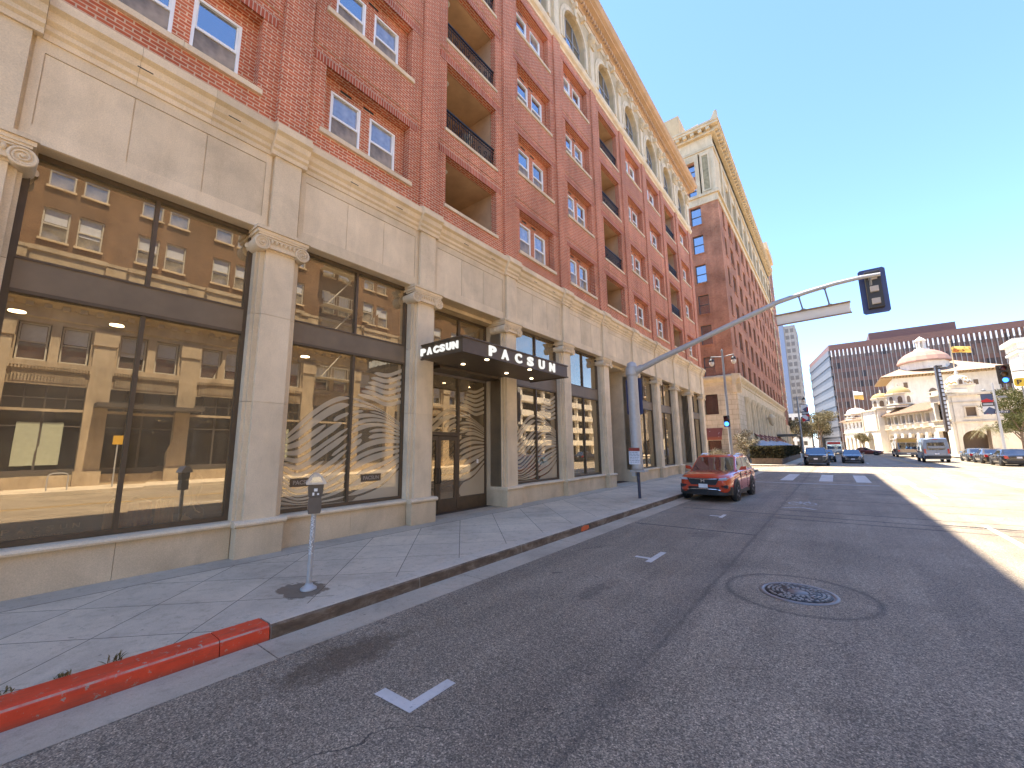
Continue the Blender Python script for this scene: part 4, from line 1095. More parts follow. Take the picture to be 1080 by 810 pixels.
# crumbling tile edge and parapet on the roof
b = MB(); random.seed(3)
x = X2+.9
for i in range(60):
    h = random.uniform(.1,.35) + (.55 if 20 < i < 34 else 0) * random.uniform(.5,1)
    b.prism([(YA-1.0,41.5),(YA-.2,41.5),(YA-.25,41.5+h*.7),(YA-.7,41.5+h)], 'x', x-.42, x-.02); x -= .42
b.build('broken_roof_tiles', plain('old brown roof tiles', (.22,.16,.10), .95, 0, .5, 5, obj=False), blk)
b = MB(); b.prism([(X2+1.0,41.5),(X2+.2,41.5),(X2+.75,42.5),(X2+.95,42.45)], 'y', YA-1.0, YA-.6); b.prism([(YA-1.0,41.5),(YA-.2,41.5),(YA-.95,42.45)], 'x', X2+.6, X2+1.0-.003); b.build('corner_ornament', M['terracotta'], blk)
b = MB(); b.box(-15.2, -11.8, YA+.8, YA+6, 41.2, 45.6); b.build('roof_penthouse', M['stucco'], blk)
b = MB(); b.box(-30, X2, YA+.5, YB, 39.6, 40.4); b.build('roof', M['terracotta'], blk)

# ------------------------------------------------------------------ quoined tower behind it
tw = thing('quoined_tower', 'tall brick tower edged with cream quoins beyond the office block', 'building', (-14, 112, 0))
b = MB(); b.box(-28, X2-.05, 107.2, 118, 6, 48); b.build('brick_wall', M['brick_old'], tw)
b = MB(); b.box(-28, X2+.15, 107, 118.2, .1, 6.5); b.box(-28.3, X2+.5, 106.8, 118.6, 47.4, 49)
for i in range(44):
    z = 6.6+i*.93
    d = 1.3 if i % 2 else .8
    b.box(X2-.2, X2+.06, 107.2, 107.2+d, z, z+.72); b.box(X2-d, X2-.2, 107.13, 107.4, z, z+.72); b.box(X2-.2, X2+.06, 118-d, 118, z, z+.72)
b.build('quoin', M['terracotta'], tw)
ww = city_window(1.6, 2.2, 'x', M['frame_dark'], M['pane_dark']); f = True
for i in range(10):
    for y in (109.4, 112.0, 114.6): put(ww, f, (X2-.02, y, 8+i*3.8), tw); f = False
# ------------------------------------------------------------------ far slab
sl = thing('slab_tower', 'slim grey and tan high-rise far down the street', 'building', (-24, 245, 0))
b = MB(); b.box(-14.2, -9.4, 240, 262, 0, 61); b.build('wall', stone_mat('weathered tan concrete', (.42,.37,.31)), sl)
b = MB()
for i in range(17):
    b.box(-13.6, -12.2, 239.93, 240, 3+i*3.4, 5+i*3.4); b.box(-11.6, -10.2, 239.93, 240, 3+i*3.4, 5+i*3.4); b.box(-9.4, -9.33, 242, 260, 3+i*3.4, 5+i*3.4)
b.build('window_band', plain('dark tan window infill', (.20,.17,.14), .8, obj=False), sl)  # windows in one plain dark tan, standing just proud of the wall
b = MB(); b.box(-16.2, -14.2, 239.5, 250, 0, 61.8); b.build('service_shaft', plain('blue grey metal', (.26,.29,.36), .6), sl)
b = MB()
pw = thing('low_white_building', 'low sunlit white building closing the end of the street', 'building', (-4, 215, 0))
b.box(-24, -7, 205, 225, 0, 15); b.build('wall', M['white_stucco'], pw)
for i in range(4):
    for j in range(7): b = MB(); b.box(-23+j*2.2, -21.8+j*2.2, 204.94, 205, 2.0+i*3.3, 3.6+i*3.3); b.build('window', M['pane_dark'], pw)

# ------------------------------------------------------------------ wide office slab with vertical fins
ob = thing('fin_office_building', 'wide dark glass office building with pale vertical fins and brown parapet', 'building', (26, 205, 0))
YG = 190; XA, XB = 2.2, 62
EX, EY = -5.2, YG+41
fp = [(XA, YG), (XB, YG), (XB, YG+26), (EX+3, EY+2), (EX, EY)]
def glasswall():
    m, nt = new_mat('brown office glazing'); n = N(nt); p = n.pos(); sp = n('ShaderNodeSeparateXYZ'); n.link(p, sp.inputs[0])
    cb = n('ShaderNodeCombineXYZ'); n.link(n.math('FLOOR', n.math('DIVIDE', sp.outputs[0], 1.15)), cb.inputs[0]); n.link(n.math('FLOOR', n.math('DIVIDE', n.math('ADD', sp.outputs[2], .6), 3.6)), cb.inputs[1])
    wn = n('ShaderNodeTexWhiteNoise', noise_dimensions='2D'); n.link(cb.outputs[0], wn.inputs['Vector'])
    c = n.ramp(wn.outputs['Value'], [(0, (.03,.018,.013)), (.25, (.10,.055,.037)), (.6, (.13,.075,.05)), (1, (.18,.12,.085))])
    zf = n.math('FRACT', n.math('DIVIDE', n.math('ADD', sp.outputs[2], .6), 3.6))
    c = n.mix(n.math('LESS_THAN', zf, .38), c, (.17,.085,.055))
    n.out(c, .3, spec=.4); return m
b = MB(); b.prism(fp, 'z', 0, 36.6); b.build('glass_wall', glasswall(), ob)
b = MB(); b.prism([(XA-.2,YG-.5),(XB,YG-.5),(XB,YG+27),(EX+3,EY+2.6),(EX-.3,EY)], 'z', 36.6, 38.7); b.build('parapet', plain('brown metal parapet', (.17,.085,.06), .6, obj=False), ob)
b = MB(); b.box(14, 36, YG+5, YG+20, 38.7, 42.3); b.build('roof_penthouse', bpy.data.materials['brown metal parapet'], ob)
b = MB(); x = XA+.25
while x < XB:
    b.box(x, x+.15, YG-.5, YG, 0, 34.2); b.box(x-.05, x+.26, YG-.62, YG, 34.2, 36.55, 1); x += 1.16
b.build('fin', [plain('grey aluminium fin', (.30,.28,.26), .5), M['white_vinyl']], ob)
# spandrel bands of the angled end face
b = MB()
ax = Vector((EX-XA, EY-YG, 0)).normalized(); nx = Vector((-ax.y, ax.x, 0))
q0, q1 = Vector((XA,YG,0))+nx*.3, Vector((EX,EY,0))+nx*.3
fc = MB(); fc.quad((q0.x,q0.y,.2),(q1.x,q1.y,.2),(q1.x,q1.y,36.5),(q0.x,q0.y,36.5)); fc.build('end_panel', plain('slate grey panel', (.075,.077,.085), .6, obj=False), ob)
for i in range(10):
    z = 1.2+i*3.72
    p0 = Vector((XA, YG, 0)); p1 = Vector((EX, EY, 0))
    q0, q1 = p0+nx*.5, p1+nx*.5
    b.add([(p0.x,p0.y,z),(p1.x,p1.y,z),(q1.x,q1.y,z),(q0.x,q0.y,z),(p0.x,p0.y,z+2.0),(p1.x,p1.y,z+2.0),(q1.x,q1.y,z+2.0),(q0.x,q0.y,z+2.0)], [(0,3,2,1),(4,5,6,7),(0,1,5,4),(1,2,6,5),(2,3,7,6),(3,0,4,7)])
b.build('spandrel', plain('grey spandrel', (.12,.12,.127), .6, obj=False), ob)

# ------------------------------------------------------------------ white arcaded building with tiled domes
def tilemat(name, a, c, bw=.35, bh=.45):
    m, nt = new_mat(name); n = N(nt); p = n.pos(); v = n('ShaderNodeTexVoronoi'); v.inputs['Scale'].default_value = 1.8; n.link(p, v.inputs['Vector'])
    f = n.noise(p, 6, 5, .7)
    n.out(n.mix(f, n.mix(v.outputs['Color'], a, c), tuple(x*.7 for x in a)), .8, bump=f, bstr=.4); return m
M['tile_tan'] = tilemat('tan clay tiles', (.44,.31,.20), (.34,.22,.14)); M['tile_pink'] = tilemat('pink clay tiles', (.46,.27,.19), (.36,.19,.14)); M['tile_gold'] = tilemat('gold dome tiles', (.48,.34,.13), (.38,.26,.11))
def zig():
    m, nt = new_mat('zigzag dome tiles'); n = N(nt); sp = n('ShaderNodeSeparateXYZ'); n.link(n.pos(), sp.inputs[0])
    a = n.math('ARCTAN2', n.math('SUBTRACT', sp.outputs[1], 106), n.math('SUBTRACT', sp.outputs[0], 18.5))
    z = n.math('PINGPONG', n.math('MULTIPLY', a, 5.0), 1.0)
    t = n.math('FRACT', n.math('ADD', n.math('MULTIPLY', sp.outputs[2], 1.3), n.math('MULTIPLY', z, .45)))
    n.out(n.ramp(t, [(0, (.62,.56,.44)), (.40, (.46,.26,.05)), (.60, (.10,.08,.06)), (.78, (.62,.56,.44))], 'CONSTANT'), .5); return m
wb = thing('arcaded_building', 'white Spanish style building with arcades, tiled domes and a hipped tile roof', 'building', (16, 112, 0))
A = Vector((16.4,103,0)); B_ = Vector((2.1,145,0)); uu = (B_-A).normalized(); L = (B_-A).length; nn = Vector((uu.y, -uu.x, 0))
LM = Matrix(((-uu.x, nn.x, 0, B_.x), (-uu.y, nn.y, 0, B_.y), (0,0,1,0), (0,0,0,1)))
def arch_prisms(mb, c, r, z0, zs, zt, x0, x1, y0, y1, n_=12, m=0):
    """wall bay x0..x1 with a round arch opening, in the local frame (x along, y depth)"""
    mb.box(x0, c-r, y0, y1, z0, zt, m); mb.box(c+r, x1, y0, y1, z0, zt, m)
    for i in range(n_):
        t0, t1 = math.pi*(1-i/n_), math.pi*(1-(i+1)/n_)
        pa = (c+r*math.cos(t0), zs+r*math.sin(t0)); pb = (c+r*math.cos(t1), zs+r*math.sin(t1))
        mb.prism([pa, pb, (pb[0], zt), (pa[0], zt)], 'y', y0, y1, m)
wall = MB(); wall.M = LM; trim = MB(); trim.M = LM; tile = MB(); tile.M = LM; dark = MB(); dark.M = LM; win = []
cs = [24.4, 27.15, 29.85, 32.6, 35.3, 38.0]
for i, c in enumerate(cs):
    x0 = 23.0 if i == 0 else (cs[i-1]+c)/2; x1 = (c+cs[i+1])/2 if i < 5 else 39.6
    arch_prisms(wall, c, .85, .15, 3.25, 5.0, x0, x1, 0, .6)
    wall.box(x0, c-.62, 0, .6, 5.0, 8.0); wall.box(c+.62, x1, 0, .6, 5.0, 8.0); wall.box(c-.62, c+.62, 0, .6, 5.0, 6.25); wall.box(c-.62, c+.62, 0, .6, 7.8, 8.0)
    trim.box(c-.95, c+.95, -.55, -.05, 5.05, 5.2); trim.box(c-.95, c+.95, -.55, -.42, 5.95, 6.08)
    for j in range(6): trim.box(c-.85+j*.32, c-.75+j*.32, -.53, -.44, 5.2, 5.95)
    trim.lathe([(.16,6.2),(.13,7.6),(.2,7.8)], ((x0 if i else 23.2), -.12, 0), 8)
trim.box(23.0, 39.6, -.25, 0, 4.9, 5.06); trim.box(23.0, 39.6, -.3, 0, 7.95, 8.1)
trim.box(39.6, L, -.06, 0, 5.0, 5.3)
lc = [2.6, 4.9, 7.2, 9.3, 11.3, 13.4]
for i, c in enumerate(lc):
    x0 = 1.0 if i == 0 else (lc[i-1]+c)/2; x1 = (c+lc[i+1])/2 if i < 5 else 15.6
    arch_prisms(wall, c, .65, .15, 3.4, 5.0, x0, x1, 0, .6)
    wall.box(x0, c-.42, 0, .6, 5.0, 7.9); wall.box(c+.42, x1, 0, .6, 5.0, 7.9); wall.box(c-.42, c+.42, 0, .6, 5.0, 6.2); wall.box(c-.42, c+.42, 0, .6, 7.6, 7.9)
trim.box(1.0, 15.6, -.25, 0, 4.95, 5.12); trim.box(1.0, 15.6, -.3, 0, 7.85, 8.0)
# corner pavilion by the blade sign
wall.box(39.6, 40.4, 0, .6, .15, 10.6); wall.box(42.9, L, 0, .6, .15, 10.6); wall.box(40.4, 42.9, 0, .6, 9.4, 10.6); wall.box(40.4, 42.9, 0, .6, 4.2, 6.0); trim.box(39.3, L, -.35, 0, 10.5, 10.8); trim.box(39.4, L, -.3, 0, 6.0, 6.15); trim.box(39.4, L, -.2, 0, 11.3, 11.5)
wall.box(39.8, L-.2, .2, 3.0, 10.8, 11.4)
# entrance block
arch_prisms(wall, 18.3, 1.35, .15, 3.3, 9.7, 15.6, 23.0, -1.3, .4)
trim.box(15.4, 23.2, -1.6, .2, 9.6, 9.9); trim.box(15.5, 23.1, -1.45, -1.3, 5.0, 5.2)
for x in (15.9, 22.5): trim.lathe([(.3,5.2),(.26,9.0),(.36,9.5)], (x, -1.3, 0), 10)
# body and floors behind
wall.box(1.0, 15.6, 3.0, 12, .15, 9.6); wall.box(15.6, 39.6, 3.2, 14, .15, 10.2)
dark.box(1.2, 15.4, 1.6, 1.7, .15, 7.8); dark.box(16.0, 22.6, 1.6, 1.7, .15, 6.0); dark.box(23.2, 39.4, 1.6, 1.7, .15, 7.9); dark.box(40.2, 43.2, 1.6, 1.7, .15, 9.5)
for x0, x1, z0, z1, y1 in ((.6, 15.7, 7.95, 9.6, 3.2), (22.9, 39.9, 8.05, 10.1, 3.4)):
    tile.prism([(-.75,z0),(-.75,z0+.12),(y1,z1+.12),(y1,z1),(-.3,z0)], 'x', x0, x1)
    x = x0
    while x < x1: tile.prism([(-.8,z0+.1),(-.8,z0+.2),(y1,z1+.24),(y1,z1+.1)], 'x', x, x+.22); x += .44
def turret(cx, cy, z0, z1, r, zt, gold=True):
    wall.lathe([(r*1.15,z0),(r*1.15,z0+.3),(r,z0+.45),(r,z1)], (cx,cy,0), 8, smooth=False); trim.lathe([(r,z1),(r*1.18,z1+.1),(r*1.18,z1+.35),(r,z1+.4)], (cx,cy,0), 8, smooth=False); trim.lathe([(r*1.12,z0+.4),(r*1.2,z0+.6),(r*1.02,z0+.75)], (cx,cy,0), 8, smooth=False)
    for i in range(8):
        a = math.pi/4*i+math.pi/8
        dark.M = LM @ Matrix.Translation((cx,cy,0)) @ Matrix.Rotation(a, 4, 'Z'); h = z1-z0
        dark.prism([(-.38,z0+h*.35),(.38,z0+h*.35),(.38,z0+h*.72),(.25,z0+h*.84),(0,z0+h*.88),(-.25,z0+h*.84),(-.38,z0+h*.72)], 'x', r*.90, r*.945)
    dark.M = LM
    q = MB(); q.M = LM; rr = r*.95; q.lathe([(rr*math.cos(t*math.pi/2/8)+.001, z1+.4+(zt-z1-.9)*math.sin(t*math.pi/2/8)) for t in range(9)], (cx,cy,0), 16); q.build('dome', M['tile_gold'] if gold else M['white_stucco'], wb)
    trim.lathe([(.25,zt-.6),(.12,zt-.3),(.2,zt-.1),(.02,zt+.35)], (cx,cy,0), 8)
turret(19.6, 1.2, 9.7, 12.2, 1.75, 14.2); turret(25.3, 2.0, 9.8, 12.5, 2.1, 14.9); turret(5.5, 1.5, 8.3, 9.6, 2.2, 12.0, False)
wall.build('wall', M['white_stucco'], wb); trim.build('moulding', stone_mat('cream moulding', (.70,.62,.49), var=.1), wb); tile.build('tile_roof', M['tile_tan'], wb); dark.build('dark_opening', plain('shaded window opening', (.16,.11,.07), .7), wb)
# flank facing the cross street
fk = MB()
def arch_y(mb, c, r, z0, zs, zt, x0, x1, y0, y1): arch_prisms(mb, c, r, z0, zs, zt, x0, x1, y0, y1)
arch_y(fk, 18.9, 1.55, .15, 2.6, 5.5, 16.9, 22.0, 103.0, 103.6)
wall_cells_y(fk, 103.0, 103.6, 16.9, 30, 5.5, 10.4, [(18.3,19.5,6.6,8.1)]); fk.box(22, 30, 103, 103.6, .15, 5.5)
fk.box(16.9, 30, 103.6, 114, 9.8, 10.2); fk.box(17.2, 19.9, 104.2, 108.5, 10.4, 12.0)
fk.build('flank_wall', M['white_stucco'], wb)
fk = MB()
for z0, z1, p in ((5.5,5.75,.18), (8.9,9.1,.12), (10.1,10.5,.4), (11.9,12.2,.3)):
    if z0 > 11: fk.box(16.9, 20.2, 103.9, 108.8, z0, z1)
    else: fk.box(16.6, 30, 103-p, 103, z0, z1)
fk.box(18.05, 19.75, 102.85, 103, 8.12, 8.35); fk.box(18.1, 18.3, 102.9, 103, 6.5, 8.12); fk.box(19.5, 19.7, 102.9, 103, 6.5, 8.12); fk.box(18.0, 19.8, 102.85, 103, 6.35, 6.5)
fk.build('moulding', bpy.data.materials['cream moulding'], wb)
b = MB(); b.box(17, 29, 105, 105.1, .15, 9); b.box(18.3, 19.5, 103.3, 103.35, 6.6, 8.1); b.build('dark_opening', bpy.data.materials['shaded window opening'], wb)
b = MB(); b.lathe([(1.85*math.cos(t*math.pi/2/9)+.001, 12.15+2.0*math.sin(t*math.pi/2/9)) for t in range(10)], (18.5,106,0), 20); b.build('dome', zig(), wb)
b = MB(); b.lathe([(.35,14.05),(.2,14.3),(.3,14.5),(.12,14.8),(.18,15.1),(.02,15.6)], (18.5,106,0), 10); b.prism([(18.05,12.2),(18.95,12.2),(18.95,13.0),(18.5,13.5),(18.05,13.0)], 'y', 104.0, 105.0); b.build('dome_lantern', M['white_stucco'], wb)
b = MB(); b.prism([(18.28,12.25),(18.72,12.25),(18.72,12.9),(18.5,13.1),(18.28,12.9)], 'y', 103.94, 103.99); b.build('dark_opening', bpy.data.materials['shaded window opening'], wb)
# main hall: hipped tile roof, drum and dome
h = MB(); h.box(12.7, 29.5, 134, 150, .15, 17.7); h.build('hall_wall', M['white_stucco'], wb)
def hip(mb, x0, x1, y0, y1, z0, z1, rx):
    mb.add([(x0,y0,z0),(x1,y0,z0),(x1,y1,z0),(x0,y1,z0),(x0+rx,(y0+y1)/2,z1),(x1-rx,(y0+y1)/2,z1)], [(0,1,5,4),(1,2,5),(2,3,4,5),(3,0,4),(0,3,2,1)])
h = MB(); hip(h, 10.4, 31.6, 131.8, 152, 18.05, 21.9, 7); h.build('tile_roof', M['tile_tan'], wb)
h = MB()
for i in range(38): h.box(10.9+i*.54, 11.15+i*.54, 131.95, 134, 17.7, 18.0)
for i in range(30): h.box(10.5, 12.7, 132.5+i*.6, 132.75+i*.6, 17.7, 18.0)
h.build('rafter_end', plain('ochre rafters', (.40,.26,.12), .8), wb)
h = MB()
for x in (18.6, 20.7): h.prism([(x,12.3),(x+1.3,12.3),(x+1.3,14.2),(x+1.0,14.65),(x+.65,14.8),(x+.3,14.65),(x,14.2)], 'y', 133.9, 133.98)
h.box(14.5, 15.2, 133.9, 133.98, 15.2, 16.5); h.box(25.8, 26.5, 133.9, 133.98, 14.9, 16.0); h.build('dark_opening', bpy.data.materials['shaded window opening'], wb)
h = MB(); h.lathe([(4.3,19.5),(4.3,21.35)], (19.1,138,0), 8, smooth=False); h.build('dome_drum', M['white_stucco'], wb)
h = MB(); h.lathe([(4.85,21.3),(4.85,21.6),(4.35,22.6),(3.3,23.6),(2.1,24.25),(1.05,24.6),(.8,24.65)], (19.1,138,0), 16, smooth=False); h.build('dome', M['tile_pink'], wb)
h = MB(); h.lathe([(1.4,24.3),(1.4,24.8),(.9,24.9)], (19.1,138,0), 8, smooth=False)
for i in range(6): a = math.pi/3*i; h.cyl((19.1+.7*math.cos(a),138+.7*math.sin(a),24.7),(19.1+.7*math.cos(a),138+.7*math.sin(a),26.7),.2)
h.lathe([(1.0,26.7),(1.1,26.9),(.6,27.4),(.05,27.9)], (19.1,138,0), 8, smooth=False); h.build('dome_lantern', M['white_stucco'], wb)
h = MB(); h.box(28.2, 32.5, 114, 120, .15, 19.0); h.box(27.9, 32.8, 113.7, 120.3, 18.2, 18.6); h.box(27.5, 33.2, 113.3, 120.7, 20.0, 20.8); h.box(28.0, 32.7, 113.8, 120.2, 19.0, 20.0); h.build('bell_tower', M['white_stucco'], wb)
# flags and blade sign belong to it
b = MB(); b.cyl((19.2,110.5,12),(19.2,110.5,21.3),.10,.06); b.lathe([(.05,0),(.17,.15),(.05,.3)], (19.2,110.5,21.2), 8); b.build('flagpole', M['terracotta'], wb)
def flag(px, py, z, w, h_, dx, m, lab):
    fb = MB(); n_ = 10; vs = []; fs = []
    for i in range(n_+1):
        s_ = i/n_
        for z_ in (0, 1): vs.append((px+dx.x*w*s_+.1*math.sin(s_*7)*dx.y, py+dx.y*w*s_+.16*math.sin(s_*7), z+h_*z_-s_*.25+.06*math.sin(s_*6)))
    for i in range(n_): fs.append((2*i,2*i+2,2*i+3,2*i+1))
    fb.add(vs, fs, 0, True); o = fb.build('flag', m); sm = o.modifiers.new('s','SOLIDIFY'); sm.thickness = .015
    return tag(o, lab, 'flag')
fm, nt = new_mat('yellow flag with rust emblem'); n = N(nt); fz = n.noise(n.pos(True), 2.4, 3)
sp = n('ShaderNodeSeparateXYZ'); n.link(n.pos(), sp.inputs[0])
inz = n.math('LESS_THAN', n.math('ABSOLUTE', n.math('SUBTRACT', sp.outputs[2], 19.35)), .36)
n.out(n.mix(n.math('MULTIPLY', n.math('GREATER_THAN', fz, .52), inz), (.72,.48,.10), (.45,.13,.03)), .8)
flag(19.3, 110.5, 18.9, 2.5, 1.15, Vector((1,.1,0)), fm, 'yellow flag with rust lettering on the pole beside the tiled dome')
P5 = LM @ Vector((5.5,1.5,12.0))
b = MB(); b.cyl(P5, P5+Vector((0,0,4.2)), .07, .05); b.build('flagpole', M['white_vinyl'], wb)
fm2, nt = new_mat('white and gold flag'); n = N(nt); sp = n('ShaderNodeSeparateXYZ'); n.link(n.pos(), sp.inputs[0])
n.out(n.ramp(n.math('DIVIDE', n.math('SUBTRACT', sp.outputs[2], 13.6), 2.6), [(0,(.6,.40,.12)),(.45,(.6,.40,.12)),(.5,(.75,.72,.65))], 'CONSTANT'), .8)
flag(P5.x, P5.y, 13.9, 2.2, 2.0, Vector((.9,.3,0)), fm2, 'white and gold flag on the smallest turret of the white building')
bl = MB(); bl.box(15.35, 15.62, 101.4, 102.8, 4.0, 15.6); bl.box(15.62, 16.05, 102.0, 102.2, 4.3, 15.3); bl.box(15.35, 16.3, 101.9, 102.3, 15.35, 15.6)
bs_ = bl.build('blade_sign', plain('dark brown sign metal', (.06,.042,.028), .5), wb)
bl = MB()
for i in range(15): bl.box(15.66, 16.0, 101.96, 102.0, 4.5+i*.71, 4.98+i*.71)
bl.build('sign_lettering', plain('pale sign letters', (.62,.66,.72), .4), bs_)

# ------------------------------------------------------------------ brown brick block across the street (seen mirrored in the shop glass)
ab = thing('brown_brick_building', 'brown brick block with a cream stone base, mirrored in the shop windows', 'building', (24, 10, 0))
XO = 17.0; OY0, OY1 = -22.0, 37.8
w = MB(); cm = MB(); bays = []
y = .0-4.15*5
while y < OY1-4: bays.append(y+1.75); y += 4.15
hs = []
for c in bays:
    for i in range(2):
        for d in (-1.28, .16): hs.append((c+d, c+d+1.1, 14.35+3.3*i, 14.35+3.3*i+1.95))
wall_cells(w, XO, XO+.4, OY0, OY1, 13.8, 21.4, hs)
w.box(XO+.4, 36, OY1-.4, OY1, 0, 21.4); w.build('brick_wall', M['brick_brown'], ab)
b = MB(); b.box(XO+.5, 36, OY0, OY1-.4, 0, 21); b.build('dark_core', M['dark_void'], ab)
wi = city_window(1.1, 1.95, 'n', M['frame_cream'], M['pane_curtain'], sill=M['terracotta'], out=.2); f = True; nw = 0
for c in bays:
    for i in range(2):
        for d in (-1.28, .16):
            if nw < 100 and i < 2 and c > -8:
                put(wi, f, (XO+.08, c+d, 14.35+3.3*i), ab); f = False; nw += 1
M['blind'] = plain('pale blind', (.55,.56,.58), .8)
sc_ = MB()
for c in bays:
    for i in range(2):
        for d in (-1.28, .16):
            sh_ = MB(); sh_.box(XO+.155, XO+.17, c+d+.1, c+d+1.0, 14.35+3.3*i+1.0+random.uniform(-.3,.2), 14.35+3.3*i+1.88); sh_.build('roller_blind', M['blind'], ab)
for c in bays: sc_.box(XO-.35, XO, c-1.5, c+1.5, 12.7, 13.75); sc_.box(XO-.45, XO, c-1.6, c+1.6, 13.45, 13.7)
for z in (13.0, 13.6): sc_.box(XO-.06, XO, OY0, OY1, z, z+.2)
sc_.box(XO-.7, XO, OY0, OY1, 20.8, 21.8)
sc_.build('stone_band', M['opposite_stone'], ab)
cb_ = MB()
cb_.box(XO-.02, XO+.4, OY0, OY1, 9.4, 13.8); cb_.prism([(XO+.1,9.6),(XO-.15,9.7),(XO-.2,10.3),(XO-.75,10.6),(XO-.8,10.9),(XO-.2,11.2),(XO+.1,11.2)], 'y', OY0, OY1)
y = OY0
while y < OY1: cb_.box(XO-.5, XO-.18, y, y+.3, 10.2, 10.45); y += .7
for c in bays:
    for s in (-1,):
        yp = c-2.07
        cb_.box(XO-.18, XO+.4, yp-.5, yp+.5, .15, 9.4); cb_.box(XO-.26, XO, yp-.56, yp+.56, 8.5, 9.4); cb_.box(XO-.25, XO, yp-.58, yp+.58, .15, 1.0)
    cb_.box(XO, XO+.4, c-1.6, c+1.6, 5.9, 7.2); cb_.box(XO-.2, XO, c-1.6, c+1.6, 6.9, 7.2); cb_.box(XO, XO+.4, c-.12, c+.12, 7.2, 9.4); cb_.box(XO-.05, XO+.3, c-.2, c+.2, 7.2, 9.4)
    cb_.box(XO, XO+.4, c-1.6, c-1.45, 7.2, 9.4); cb_.box(XO, XO+.4, c+1.45, c+1.6, 7.2, 9.4); cb_.box(XO, XO+.4, c-1.6, c+1.6, .15, .8); cb_.box(XO-.05, XO+.1, c-1.6, c+1.6, 4.4, 4.55)
cb_.build('stone_base', M['opposite_stone'], ab)
for i, c in enumerate(bays):
    for d in (-1.4, .25):
        u_ = city_window(1.15, 2.1, 'n', M['frame_cream'], M['pane_half']); u_.parent = ab; u_.matrix_parent_inverse = WORLD[ab.name].inverted(); u_.location = (XO+.2, c+d, 7.25)
        b = MB(); b.box(XO+.27, XO+.28, c+d+.1, c+d+1.05, 8.1+random.uniform(-.3,.3), 9.25); b.build('roller_blind', M['blind'], ab)
    g = MB()
    for q in range(5): g.box(XO+.24, XO+.29, c-1.6+q*.8-.03, c-1.6+q*.8+.03, 4.55, 5.9)
    g.box(XO+.24, XO+.29, c-1.6, c+1.6, 5.15, 5.2); g.box(XO+.22, XO+.29, c-.05, c+.05, .8, 4.4); g.box(XO+.22, XO+.29, c-1.6, c+1.6, 3.55, 3.62); g.box(XO+.2, XO+.29, c-1.6, c+1.6, .8, 1.15)
    g.build('shop_frame', M['frame_dark'], ab)
    g = MB()
    for q in range(26): g.box(XO-.28, XO-.2, c-1.58+q*.124, c-1.58+q*.124+.06, 6.72, 6.88)
    g.ring((XO-.03, c, 11.7), .22, .06, 'x', 14, 6); g.box(XO-.05, XO, c-1.5, c+1.5, 9.75, 9.85); g.box(XO-.04, XO, c-1.4, c+1.4, 6.05, 6.6)
    g.build('ornament', M['opposite_stone'], ab)
    b = MB(); b.box(XO+.3, XO+.35, c-1.6, c+1.6, .8, 5.9); b.build('shop_window', M['pane_dark'], ab)
    if i % 3 == 2:
        b = MB(); b.box(XO+.2, XO+.24, c-.9, c-.05, 1.4, 3.8); b.box(XO+.2, XO+.24, c+.05, c+.9, 1.4, 3.8); b.build('shop_poster', plain('pale green paper', (.42,.44,.32), .8), ab)
b = MB(); c = bays[6]; b.box(XO-1.6, XO, c-2.2, c+3.0, 4.7, 4.95); b.build('flat_awning', M['frame_dark'], ab)
fe = MB(); c = bays[9]
for i in range(4):
    z = 8.2+3.3*i; fe.box(XO-1.1, XO-.05, c-1.6, c+1.6, z, z+.05)
    for q in range(14): fe.box(XO-1.1, XO-1.07, c-1.6+q*.24, c-1.57+q*.24, z, z+.95)
    fe.box(XO-1.12, XO-1.05, c-1.6, c+1.6, z+.93, z+.97); fe.tube([(XO-.6,c-1.3,z+.05),(XO-.6,c+1.2,z+3.3)], .05, 6)
fe.build('fire_escape', M['frame_cream'], ab)
# kerbside things on the pavement opposite, seen mirrored in the first shop window
sg_ = thing('sign_post', 'yellow sign on a slim post across the street, mirrored in the first shop window', 'sign', (14.2, 4.6, .15))
b = MB(); b.cyl((14.2,4.6,.15),(14.2,4.6,2.9), .035); b.build('pole', M['galv'], sg_)
b = MB(); b.box(14.15, 14.17, 4.38, 4.82, 2.5, 3.0); b.build('panel', plain('yellow sign sheet', (.72,.42,.04), .5), sg_)
br_ = thing('bike_rack', 'bare steel hoop for bicycles across the street, mirrored in the first shop window', 'bike rack', (14.1, 2.5, .15))
b = MB(); b.tube([(14.1,2.15,.15),(14.1,2.15,.85),(14.1,2.2,.97),(14.1,2.32,1.02),(14.1,2.7,1.02),(14.1,2.82,.97),(14.1,2.87,.85),(14.1,2.87,.15)], .03, 8); b.build('hoop', M['galv'], br_)
# pale parking structure on the far side of the cross street (reflected only)
pk = thing('parking_structure', 'pale parking structure with long open decks beyond the trees', 'building', (45, 82, 0))
b = MB()
for i in range(5): b.box(31, 60, 66, 112, 2.6+i*3.0, 3.8+i*3.0)
for i in range(7): b.box(31.3, 32, 66+i*7.5, 66.6+i*7.5, .1, 15)
b.build('deck', M['white_stucco'], pk)
b = MB(); b.box(33, 60, 67, 111, .2, 14); b.build('dark_core', M['dark_void'], pk)
tn = thing('tan_tower', 'tan striped tower standing behind the parking structure', 'building', (75, 75, 0))
b = MB(); b.box(64, 90, 55, 92, 0, 62); b.build('wall', M['terracotta'], tn)
b = MB()
for i in range(17): b.box(63.9, 64, 56, 91, 3+i*3.5, 4.9+i*3.5)
b.build('window_band', M['pane'], tn)
